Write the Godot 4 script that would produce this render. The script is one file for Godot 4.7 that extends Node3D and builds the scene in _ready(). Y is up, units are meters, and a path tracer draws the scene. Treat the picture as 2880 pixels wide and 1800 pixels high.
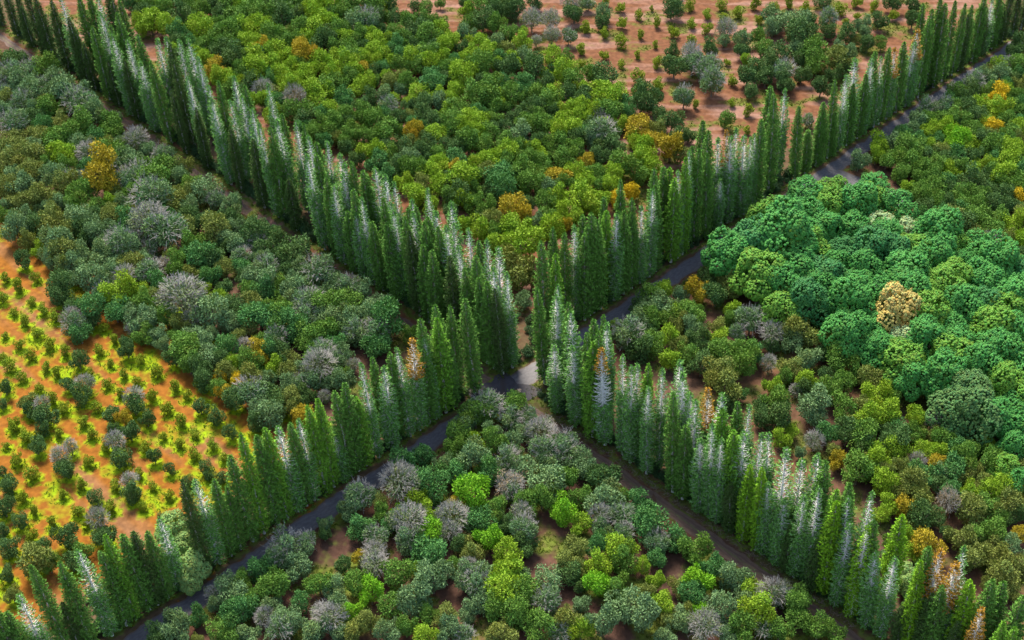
extends Node3D

# Aerial view of two roads that cross at right angles between orchards; a belt of tall pines lines each road.
# The crossroads is the origin; x runs to the right of the photograph, -z away from the camera.

const ALONG_PAVED := Vector3(0.7079, 0, -0.7063)
const ALONG_TRACK := Vector3(0.6955, 0, 0.7185)
const OFF_PAVED := Vector3(-0.7063, 0, -0.7079)   # side of the paved road on which its pines stand
const OFF_TRACK := Vector3(0.7185, 0, -0.6955)    # side of the dirt track on which its pines stand

# where the trees stand: x, z and crown radius in metres, by look
var tree_spots := {
	"o": [-150.7, -142.9, 2, -146.1, -131.9, 2.2, -142.3, -118.4, 2.6, -135.9, -93.8, 2.3, -135, -97.9, 2.5, -134.5, -108.1, 2.1, -132.3, -85.1, 3.2, -131.4, -93.2, 3.3, -129.6, -117.3, 2.6, -129.3, -74.1, 3.1, -128.8, -99.9, 2.4, -127.1, -85.8, 3.6, -125.9, -96.6, 2.9, -125.4, -68.3, 2.3, -123.6, -79.2, 3.2, -123, -106.1, 2.5, -121.1, -102, 2.1, -121.1, -67.8, 3.1, -121, -72.9, 2.1, -118.2, -52.3, 2.1, -117.5, -69.6, 3.1, -117.2, -105.8, 2, -115.1, -62.5, 2.2, -114, -74.7, 3.2, -112.9, -56.9, 3.4, -109.9, -54.4, 2.6, -108.2, -94.7, 2.3, -107.3, -44.2, 3.3, -103.7, 5.3, 1.8, -101.2, -73.2, 2, -100.8, -64.6, 2.1, -100, -80.5, 2, -99.4, -61.2, 2.4, -94.9, -63.5, 2.3, -92.6, 58.3, 1.4, -91.7, -33, 2, -91.6, -41.3, 2.4, -90.6, -61.5, 2.6, -90.4, 51.2, 2.9, -87.6, -39.7, 2.9, -85.9, -67.8, 3.1, -85.1, -83.5, 2.5, -85.1, -71.9, 2.3, -82, -30.1, 2.2, -81.6, -70.2, 2.5, -81, -45.4, 2.2, -80.3, -56.2, 2.7, -74.9, -19.6, 2.1, -74.9, -38.1, 2.3, -72.2, -54.5, 3.4, -67.4, -40.9, 2.2, -66.5, -124.5, 2.2, -64.5, -156.6, 2.8, -64.3, -61.1, 2.2, -61.1, -3.7, 2, -61, -15.6, 1.7, -58.8, -18.6, 2.1, -58.6, -27.3, 2.5, -56.8, -143.8, 2.3, -56.2, 68.2, 1.1, -54.5, -0.2, 3, -47.9, -3.6, 2, -47.4, -7.9, 2, -46.4, 5.8, 2.3, -45.9, -99.4, 2.1, -45.9, 8.2, 1.6, -33, -126.9, 2.6, -30, -130.8, 2.2, -27.7, 67.1, 2.2, -26, -110.2, 2.1, -25.3, -96.5, 2.1, -24.6, 35.9, 1.8, -24.4, 65.3, 2, -22, -75.9, 2.4, -10.3, 64.9, 2.2, -6.2, 48, 2.1, -4.3, -79.8, 2.8, -3.3, -59.1, 2.7, 0.2, 68, 2.5, 0.7, -147.2, 2.3, 3, -37.7, 4, 6.8, -36.8, 1.8, 12.2, 65.4, 2.5, 12.6, 51.8, 2.3, 14.9, 47.6, 2.4, 15.3, 52.8, 1.5, 26.9, 58.2, 1.7, 31.4, 64.1, 1.7, 33.6, 57.1, 1.7, 34.8, 63.8, 1.7, 40.2, -12.6, 1.7, 40.5, -19.6, 2.1, 40.7, -104.3, 1.7, 42.1, -102.9, 2.1, 46.8, -90.4, 2.4, 47.9, -3, 3, 48.3, 2.5, 3, 49.2, -19.6, 2.1, 54.4, -33.2, 2.9, 63.9, -4.2, 2.4, 68, -15.5, 3.5, 69, 19.8, 1.3, 72.4, -13.7, 2.1, 73.8, 23.6, 2.1, 75, 12.4, 1.9, 77.8, 8.4, 2.3, 79.3, 26.9, 2.2, 80.3, 32.9, 2, 81.2, -1, 2.3, 82.1, 26.2, 1.9, 82.8, 29.8, 1.9, 84.2, 31.8, 2.8, 84.8, 34.6, 2.4, 89.7, 46, 2.7, 89.9, 12.1, 1.6, 91, 15.6, 1.6, 91, 50.6, 2.6, 92.3, 56.2, 1.4, 92.9, 38.2, 3, 93.6, 58.2, 1.7, 94.6, 28.5, 2.2, 95.1, 50, 2.3, 95.8, 54, 2.9, 96.1, 46.7, 2, 96.9, 58.3, 1.4, 97.9, -138.1, 3.6, 97.9, 29.3, 1.9, 98.5, 25.8, 1.9, 100.5, 50.6, 1.8, 101.2, 36.8, 2.7, 105, 38, 2, 106.1, -154, 1.8, 107.9, 26.3, 2.2, 110.8, -59.2, 3.1, 116.1, -54.4, 2.6, 116.8, -49.2, 2.5, 117.2, -91, 2.5, 123.8, -43.5, 2.2, 125.5, -52.4, 2.3, 125.6, -42.3, 1.8, 126.1, -109.9, 2.1, 129.7, -56.1, 2.3, 131.4, -61.6, 2.5, 133, -100.7, 2.2, 140.4, -97.2, 2.2, 141.6, -134.9, 2.2, 148.7, -126.9, 2.2, 154.3, -141, 2],
	"t": [-146.6, -142.5, 2.3, -133, -78.5, 2.2, -128.2, -103.9, 2.4, -122.9, -184.1, 2.5, -118.2, -177.4, 2.1, -114.7, -178.8, 2.1, -111.5, -97.7, 2.6, -110, -84.2, 2.6, -107.5, -179.9, 2.6, -100.1, -156.6, 2.9, -98, -182.8, 2.1, -97.1, -16.6, 2.1, -96.6, -24.1, 3, -95.9, -55.3, 2, -95.6, -151.2, 2.2, -95.6, -59.7, 2.7, -94.3, -184.7, 2.4, -92.1, -137.4, 2.4, -90.5, -24.3, 2.8, -86.5, -182, 2.5, -86.4, -62.1, 2.3, -83.2, -178.3, 2.7, -82.4, -33.7, 2.5, -76.5, -180.9, 2.3, -74.8, -43.1, 3.3, -73.4, -178.6, 2.3, -73.2, -142, 2.6, -70.9, -37.2, 2.4, -69.4, -184.5, 2.7, -69, -127.4, 2.3, -67.7, -132.6, 2.3, -64.9, -116.4, 2.5, -63.4, -42.2, 2.2, -63.1, -11.4, 2.7, -58, -147.9, 2, -57.4, -53.2, 2.3, -56.9, -31.6, 2.5, -56.5, -21.9, 3.5, -56.4, 63.9, 1.8, -55.8, -103.5, 2.1, -52.5, -10.4, 2.4, -51.2, -110.8, 2.1, -49.5, -18.4, 3.1, -49, -96.4, 2.3, -48.6, 63.8, 2.5, -46.5, -16.8, 2.8, -46.1, 53.5, 2.3, -46, -119.6, 2.5, -44.7, -115.8, 2.1, -38, 60.6, 1.9, -37.9, -12.9, 2.2, -35.8, -136.7, 2, -34, -110.7, 2.2, -33.9, -86.5, 2.6, -33.3, -147.9, 2.5, -31.5, -79.8, 2.4, -30.3, -143.9, 2.6, -29, -10.9, 2.7, -27.7, 42.1, 2.4, -26.1, -17.6, 4.2, -24.8, -104.4, 2.1, -21.8, 41.2, 1.8, -21.2, -131, 2.5, -20.5, 25.8, 2.5, -20.3, -125.4, 3.5, -17.4, 28.1, 2.2, -16.8, 22.9, 2.2, -14.9, -140, 2.1, -13.5, 31.7, 3.1, -13.3, 49.8, 3.2, -12.4, -87.8, 2.7, -9.9, 28.4, 2.5, -7.6, -111, 2.3, -4.2, 40.3, 2.4, -2.3, 28.7, 2.8, -1.8, -142.9, 2.1, -0.9, -72.2, 3.5, -0.6, -78, 3.6, 0.2, -126.8, 2.4, 4.6, -122.5, 2, 6.3, -126.6, 2.7, 15.3, -136.6, 2, 18.5, 46.9, 2.1, 22.5, -101.5, 2.3, 27.5, 36.5, 2.4, 29.3, 42.2, 3.3, 29.9, 49.5, 1.8, 34.4, 45.4, 2.4, 34.4, -116.7, 2.1, 34.7, -111.6, 2.1, 35.8, 58.6, 2.3, 40.4, 52.8, 2.3, 52, 2.5, 1.3, 56.5, -10, 1.9, 68.7, 16.3, 2, 81.6, -10, 2.7, 84.2, 14.4, 2.1, 86, 28, 2.6, 91.1, 33.2, 2.1, 92.2, 27.1, 2.8, 95.2, 20.2, 2.2, 106.8, -61.5, 2.2, 109.3, -101.1, 2.1, 111.7, -63.4, 2.1, 112.2, -98.1, 2.3, 115.8, -63.1, 2.5, 116.4, -76.6, 2.1, 118, -97.9, 2.1, 121.7, -89.4, 2.4, 123.4, -39.9, 2.1, 126.6, -118.2, 2.3, 130.8, -88.2, 2.3, 133, -65.9, 2.3, 134.2, -96.7, 2.2, 137.5, -80.2, 2.7, 144.9, -106.8, 2.4, 145.3, -127.8, 2.1, 146.2, -114.3, 2.3, 150.1, -132.6, 2.2, 151, -141, 2],
	"d": [-146.2, -137.3, 2.7, -143.5, -139.7, 2.7, -130.8, -108, 2.5, -117.9, -57.9, 2.7, -117.7, -44.6, 2.2, -112.1, -167.9, 2.8, -109.8, 0.8, 1.5, -109.4, 5.3, 1, -105.5, -55, 2.7, -104.9, -30.5, 2.5, -104.8, -33.5, 3.1, -104.2, -183.5, 2.5, -103.6, 26.2, 1.1, -103.3, -62.1, 2.3, -102.5, 7.7, 1.6, -100.7, -26.8, 2.1, -100.5, 30.4, 1.7, -100, 36.7, 1.8, -99.6, -166.4, 3.7, -99.3, -152.3, 2.6, -99.2, 42.1, 1.2, -98.3, 10.6, 2.3, -98.1, 13.2, 1.4, -98.1, 19.1, 1.6, -96.4, 39.8, 1.5, -96.3, -143.4, 2.3, -96.2, 46.7, 1.8, -95.9, -0.5, 1.5, -95.6, -21.6, 1.8, -95.5, -7.9, 2, -95.1, 53.5, 1.5, -93.3, -174.6, 2.9, -92.8, -180.5, 2.2, -91.7, 3.6, 2, -90.1, 25.9, 2, -89.7, 46.9, 1.6, -89.4, -170, 2.8, -86.8, -15, 1.4, -86.3, -158.4, 2.8, -85.5, 44.9, 2.2, -85.4, -11.8, 2, -85.2, -145.5, 2.7, -84.5, -138.8, 2.1, -84.1, 9.5, 1.6, -83.4, 13, 1.2, -83.1, 50.9, 1.8, -82.4, 33.3, 1.5, -81.5, -60.3, 2.3, -80.2, -61.5, 2.3, -80, -139.7, 3.6, -79.9, 7.2, 2, -79.9, 22.5, 1.9, -79.6, -147.2, 2.3, -79.2, 15, 1.9, -78.2, 44, 2.1, -77.7, -143.9, 2.4, -76.5, 10.7, 1.6, -76.3, -59.1, 2.3, -75.3, 32.9, 1.8, -74.9, -121.3, 2.4, -74, -8.9, 2.1, -73, -127.7, 2.6, -72.8, 21.9, 1.3, -72.1, -62, 1.9, -71.4, -170.9, 3.8, -71.1, -43.7, 3.3, -69.1, -49, 1.9, -69, -60.3, 2.3, -68.8, 25, 1.1, -68.6, -162.8, 3.7, -67.9, 39.2, 1.2, -67.6, -3.8, 2.4, -67, -33.3, 2, -65.9, -1, 2.3, -65.7, 6.8, 1.6, -64.9, -167.3, 2.8, -64.5, 28.7, 1.2, -63.6, 68.7, 1.9, -63.6, -7.4, 2, -63.5, -26.3, 2.5, -63.3, -37.9, 1.8, -62.5, -53.4, 3.4, -62, -24.7, 2.1, -61.8, 9.9, 1.6, -61.5, 24.5, 1.4, -60.9, 26.9, 0.9, -58.4, 5.3, 2.3, -58.2, 27.5, 1.2, -57.7, 14.7, 1.6, -56.7, -48.7, 3.4, -56.1, -167.7, 2.1, -55.4, -107.4, 2.7, -54.9, -150.6, 3.2, -52.7, 12, 1.9, -52.3, -41.4, 2.9, -51.3, -44.8, 3.7, -51.2, 4, 2.3, -50.4, -8.9, 2.4, -48.4, 7.6, 2, -45.8, -33.6, 2.2, -44.3, -107.2, 2.1, -43.1, -93.8, 2.1, -42.9, 4.1, 2, -42.9, -148, 2.3, -41.9, -39, 2.2, -40.5, -166.8, 2.6, -40.3, -114.2, 2.4, -40.1, -88.5, 2.1, -38.6, -118.6, 2.3, -38.2, -159.7, 2.1, -38.1, -134, 2.2, -37.5, -3.2, 2, -37.1, -176, 2.6, -35.9, -16.6, 2.1, -35.1, 43.2, 1.2, -33.8, -165.9, 2.6, -31.4, -95.8, 2.1, -30.4, 51.4, 1.5, -29.8, -155.7, 2.8, -29.5, -108.4, 2.2, -29.1, -83.7, 2.4, -28.7, -175.5, 1.9, -28.6, -113.8, 1.7, -28, -148.1, 2.1, -27.8, -93.1, 2.5, -26.8, -157.5, 2.8, -25.5, -114.6, 2.1, -22.7, -161.9, 2.3, -22.7, -91.1, 2.5, -22.5, -147.5, 2.8, -22.4, -109.5, 2.5, -22.3, -115.4, 2.6, -21.4, -96.6, 2.5, -21.2, -87.7, 2, -20.3, -105.8, 2.5, -19.8, -93.8, 2.1, -17.3, -130.8, 2.2, -16.1, -96.5, 2.1, -14.7, -78.4, 2.4, -13.6, -64.2, 2.1, -12.8, -148.1, 2.2, -12.7, -178.3, 1.9, -12.5, -93.1, 2.5, -11.5, -70.2, 2.7, -7.7, 46.3, 1.8, -7.6, -127.2, 2.4, -7.1, -163.2, 3.5, -5.9, -62, 1.9, -5, 41.9, 1.8, -4.7, -178.3, 2.4, -3.5, -72, 2.4, -3.3, -170, 2.8, -3.1, -105.2, 2, -2, -175.5, 2.4, 0.1, -103.6, 2.1, 0.6, 42, 1.5, 0.8, -134.9, 3.5, 0.9, 40.5, 1.8, 2.7, -109.8, 2.2, 3.3, -170.9, 3.3, 4.8, 46.6, 2.1, 5.3, -68.1, 2, 7.9, -139.7, 2.2, 8.3, -111.7, 3, 8.7, -178.3, 2.4, 9, -134.1, 3.5, 10.1, -97.3, 2.5, 11.8, -126.9, 2.6, 12.5, 54.3, 2, 13.5, -112.4, 2.1, 15.2, 56.2, 1.4, 17.8, -122.2, 2.6, 19.9, -97.7, 2.4, 20.5, 28.7, 2.8, 21.4, -169.5, 2.6, 21.7, -119.2, 3, 22.7, -105.1, 2.1, 25.5, -89.7, 2.4, 26.8, -123.8, 2.3, 28.4, -93.9, 2.9, 29.4, -130.1, 3.5, 29.6, -102.9, 2.5, 30.4, -165, 2.1, 31.4, -10.9, 2.7, 31.5, -26.1, 2.1, 34.4, -16.1, 1.7, 36.3, 45.8, 1.2, 38.7, -116.2, 3.4, 42.6, -119.9, 2.2, 42.8, -110.9, 2.1, 44.2, -5.4, 2.5, 44.4, -14.3, 2.4, 46.3, -106.6, 2.9, 46.4, -11.2, 1.7, 47.8, -100.8, 2.1, 48.9, 5.4, 2, 49.5, -37.4, 2.2, 49.6, -135.7, 3.1, 50.2, -146.7, 2, 50.3, -30, 2.9, 50.4, -100.8, 2.1, 51.9, -172.3, 3.1, 55.6, 6.4, 1.6, 55.6, 10.7, 2, 58.9, 10.4, 2.9, 60.3, -22.8, 2.8, 60.8, -13.1, 1.7, 61, -148, 2.3, 66.8, 1.4, 2, 70.5, -131.2, 2.9, 70.5, -124.3, 2.1, 71.3, -147.2, 2.3, 71.6, -2.7, 1.7, 72.1, -9.7, 1.7, 72.7, 16.6, 2.6, 75.6, 20.4, 2.2, 75.8, -130.8, 2.6, 75.8, -134.9, 3.5, 80.3, -127.7, 2.6, 81, 15.5, 1.9, 81.1, -142.2, 3.1, 82.3, 19, 2.9, 83, 40.2, 2.7, 86.4, -132.4, 2.2, 86.6, 39.7, 1.8, 87.5, -143, 2.7, 88.4, 43.1, 1.5, 89, 30.5, 1.9, 89, -154, 4.1, 90.9, -125.3, 2.6, 93.3, -161, 2.8, 94.8, -153.1, 1.8, 96.2, -132.4, 2.2, 98.3, -158.8, 2.1, 100.4, -137.2, 2.2, 100.5, -177.4, 2.4, 101.7, 39, 1.8, 103.5, -154.9, 2.8, 107, -65.8, 2.3, 107.6, -55.5, 2.3, 109.3, -151, 2.1, 111.8, -54.4, 2.6, 113.7, -89, 2.4, 113.8, -67, 2.3, 114.3, -58.1, 3.4, 114.8, -72.7, 2.4, 115.3, -164.6, 2.3, 118.1, -87, 2.4, 120.9, -45.1, 1.9, 122.1, -176.5, 2.4, 122.5, -76.6, 3.2, 124.9, -105.8, 2.1, 125.6, -67.7, 2.3, 125.6, -88.4, 2.4, 126, -165.5, 2.3, 126.1, -72.7, 2.4, 127, -47.3, 1.9, 127.1, -80.3, 2, 128, -176.9, 2.6, 128.1, -122.2, 1.7, 129, -67, 2.3, 129.2, -70.8, 2.7, 129.8, -113.2, 2.6, 130.5, -97.3, 2.5, 132, -109.5, 2.5, 132.6, -119.9, 2.6, 146.9, -130.8, 2.2, 151.4, -144.7, 2.3, 153.9, -147.9, 3.2],
	"s": [-146.1, -125.8, 2.4, -144, -122.2, 2.3, -142.4, -128.5, 3.5, -139.7, -111, 3, -139.3, -133.2, 2.7, -138.3, -125.8, 3.7, -135.8, -115.4, 3, -135.4, -102.7, 3.5, -134, -120, 3.9, -133.9, -89.2, 2.2, -133.5, -126.3, 2.2, -132.7, -112.3, 2.4, -130.4, -129.3, 3.1, -129.6, -124.2, 2.1, -128.7, -78.5, 2.8, -128.2, -66.4, 1.9, -126.7, -92.5, 2.9, -125.1, -73.4, 3.1, -123.4, -118.5, 4.7, -122.3, -56.2, 3, -122.1, -62.3, 2.3, -119.4, -112.5, 3.8, -118.3, -78.5, 2.8, -117.3, -65, 1.9, -114.5, -93.9, 2.9, -114.2, -79.2, 2.1, -114.2, -67, 2.3, -113.3, -108.1, 3.4, -111.1, -44.6, 2.2, -110, -48.2, 3.3, -109, -108.3, 2, -108, -59.8, 3.1, -105.1, -96.8, 1.9, -104.9, -84.2, 2.5, -104.8, -48.5, 2.2, -104.7, -41.3, 2.6, -104.2, -58.5, 2.7, -102.5, -38.5, 2.2, -102.4, -44.6, 2.6, -102, -89.1, 2.8, -101.8, -54.4, 2.6, -101.6, -99.7, 2, -99.8, -87, 2.4, -99.2, -19.2, 2.4, -98.9, -57.6, 2.1, -98.7, -34.9, 3.3, -98.7, -76.6, 2.8, -98.4, -51.9, 2, -98.2, -47.5, 3, -97.5, -42.4, 2.6, -96.7, -66.9, 2.4, -95.8, -79.2, 3.2, -95.8, -91.8, 2.5, -95.6, -35.2, 2.2, -95.1, -31.5, 2.2, -95, -45.2, 2.6, -94.4, -38.4, 2.2, -94.1, -48.2, 3.3, -91.6, -87.8, 2.7, -91.4, -51.4, 2.3, -90.6, -66.7, 3.9, -87.5, -44, 2.2, -87.2, -48.3, 1.9, -86.4, -22.6, 2.4, -84.9, -79.2, 2.4, -84.6, -38.1, 2.9, -83.4, -51.2, 4.1, -82.7, -20.4, 3.1, -80.6, -65.8, 2.3, -79.2, -16.6, 2.1, -77.8, -13.6, 1.7, -77.3, -72.8, 3.5, -75.9, -34.3, 2.1, -74.7, -60.3, 2.3, -74.4, -69.5, 2.3, -71.5, -16.6, 2.1, -71.4, -27.8, 2.1, -68.9, -65.3, 2.7, -68.8, -52.6, 2.6, -68, -16.1, 2, -67.8, -12.3, 2.4, -67.5, -21.5, 3.8, -67.3, -56.9, 2.2, -65.9, -8.5, 2.4, -65.6, -49.8, 3, -64, -45.7, 2.2, -62.8, -19.6, 2.1, -62.4, -57.9, 2, -60.8, -50.3, 2.3, -60.6, -36.4, 2.5, -60.5, 65.7, 2.2, -59.4, -44.6, 2.2, -59.2, 68, 2.5, -57.4, -40.2, 2.6, -56.9, -34.9, 3.3, -55.2, 3.8, 3, -53.4, 60.8, 1.7, -52.2, 8, 2.3, -52, 57.2, 2.3, -51.9, -0.4, 2, -51.7, -14.8, 2.2, -51.5, -36.8, 2.1, -50.5, 60.2, 2.6, -50.2, 11.3, 2.9, -50.2, -40.2, 2.6, -48.8, -31.6, 2.9, -46.8, 0.5, 2, -46.4, -21.8, 2.8, -46.2, 68.2, 1.9, -45.7, -161.9, 3.7, -45.6, -26.5, 3.2, -44.7, -37.1, 3.3, -44.6, 0, 2, -44.3, -30.6, 2, -43.7, -5.5, 2, -42.7, 50.4, 2.3, -42.6, 61.7, 2, -42.2, -161.9, 3.3, -42.1, 47.9, 2.8, -41.3, -20.4, 3.1, -40.9, -0.1, 2.3, -40.8, 67.5, 2.2, -40.5, -9, 2.7, -40, -33.7, 2.5, -39.5, 65.2, 2.2, -39.1, 52.7, 2.6, -38.9, -28.2, 1.8, -38.5, 46.2, 2.1, -38.1, -19, 1.4, -37.9, -7.9, 2, -36.6, -32.6, 2.5, -35.9, -21.2, 2.5, -35.9, -9.8, 2.1, -35.4, 40.4, 1.5, -35.4, 0.5, 2.7, -35, -120.7, 2.6, -34.6, 67.4, 2.5, -33.8, -31, 2.5, -33.2, -15.8, 2.8, -33, -114.6, 2.6, -31.4, 57, 2, -31.3, -20.4, 3.1, -31.1, 37.5, 1.8, -30.9, 60.5, 1.7, -30.2, 67.3, 1.7, -30.1, -124.5, 2.2, -29.5, -25.2, 2.7, -28.9, -15.4, 3.1, -28.7, 34.9, 2.7, -25.6, -87.7, 2.8, -24.9, 44.8, 2.1, -20.6, 67.8, 2.2, -18.4, -116.1, 2.6, -18.2, 46.1, 2.4, -16.3, 60.2, 3, -13, 56.3, 3.2, -12.3, 24.9, 2.2, -12.1, -154.9, 2.8, -9.7, 67.1, 2.2, -8, 13.3, 2.3, -7.4, 55.2, 2.3, -6.7, 62.8, 1.7, -6.6, 68.3, 1.7, -6.5, 23.5, 2.8, -4.7, 57.2, 2.6, -3.6, 60.6, 2.3, -3.3, -151.4, 2.7, -3.3, 8.9, 3.1, -3.1, 54.6, 2.3, -2.5, 15, 1.9, 1.1, 24.8, 2.5, 1.7, 11.5, 2.3, 2, 33.6, 2.1, 2, 18.7, 2.2, 2.3, 21, 1.6, 3.6, -99.4, 2.9, 4.3, 26.8, 2.5, 4.4, 15, 1.9, 4.4, 55.1, 1.7, 4.5, 43.2, 2.4, 5, -28.8, 2.1, 5.3, 10.7, 2, 5.4, -143, 2.7, 8.1, -59.7, 2.3, 8.3, 61.3, 2.3, 8.4, 55.8, 2.6, 8.6, 31.6, 3.4, 8.8, 22.4, 2.5, 9.9, 24.6, 1.9, 10.8, 68, 1.7, 11.9, -74.6, 2.4, 12.4, 19.5, 2.5, 13.5, 22.4, 2.5, 15, 61.2, 1.7, 16.3, 25.2, 2.5, 17.4, 26.9, 2.2, 18.7, 66.3, 2.8, 19.2, -155.3, 2.1, 19.9, 41.9, 1.8, 20.4, 35.2, 3, 22.8, 62.6, 3.1, 23.6, 39.9, 2.4, 24.3, 43.8, 1.8, 24.3, -96.6, 2.5, 25.8, 64.9, 3.1, 26.1, -177.4, 1.9, 26.7, -98.8, 3.3, 28.4, -14.4, 3.1, 30.3, 68, 1.7, 30.4, 46.3, 2.2, 30.7, -170.9, 2.4, 31.9, -18.8, 2.8, 32.9, 64.9, 2.2, 34, -24.3, 2.5, 38, -25.9, 2.8, 40.6, 62.7, 2.8, 41.4, 68.6, 1.7, 41.9, -31.4, 1.8, 43.2, -18.1, 2.1, 44.1, 55.8, 2.6, 45.8, 59.7, 2, 48.4, 66.7, 1.7, 50.9, -119.2, 2.6, 53.3, 59.8, 1.7, 53.9, -17, 1.7, 54.3, -178.3, 1.9, 55.1, -138.1, 3.1, 57, -19.8, 2.8, 57.2, -133.2, 2.7, 59.6, -125.7, 3.3, 60.5, -137.3, 2.7, 62.3, 20.7, 1.3, 66.2, -13.2, 2.1, 66.2, -154, 1.8, 66.7, 8.6, 3.3, 68.2, -7.8, 2.6, 71.7, -153.6, 2.1, 74.4, 50.2, 1.8, 81.3, -132.4, 3.1, 82, -160.1, 2.8, 83.5, -165.5, 3.3, 84.3, -108.6, 1.7, 87.5, -148, 2.7, 88.3, -160.1, 3.7, 90.1, 27, 1.9, 94.7, -87, 2.4, 99, -146.3, 2.7, 99.4, 47.3, 2.1, 99.4, -163.7, 2.8, 103.2, -145.5, 2.3, 105.2, -97.2, 2.1, 107.1, -95.9, 2.5, 109.4, -27.4, 2.5, 109.8, -162.8, 2.3, 109.9, -158.3, 1.9, 112.2, -102.9, 2.1, 114.8, -106.6, 2.9, 118.5, -112.4, 2.6, 121.9, -29.5, 2.9, 123, -114.6, 2.6, 134.9, -126.1, 3.1, 139.6, -130, 2.6, 144.1, -131.6, 2.6, 148.2, -138.9, 2.2],
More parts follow.
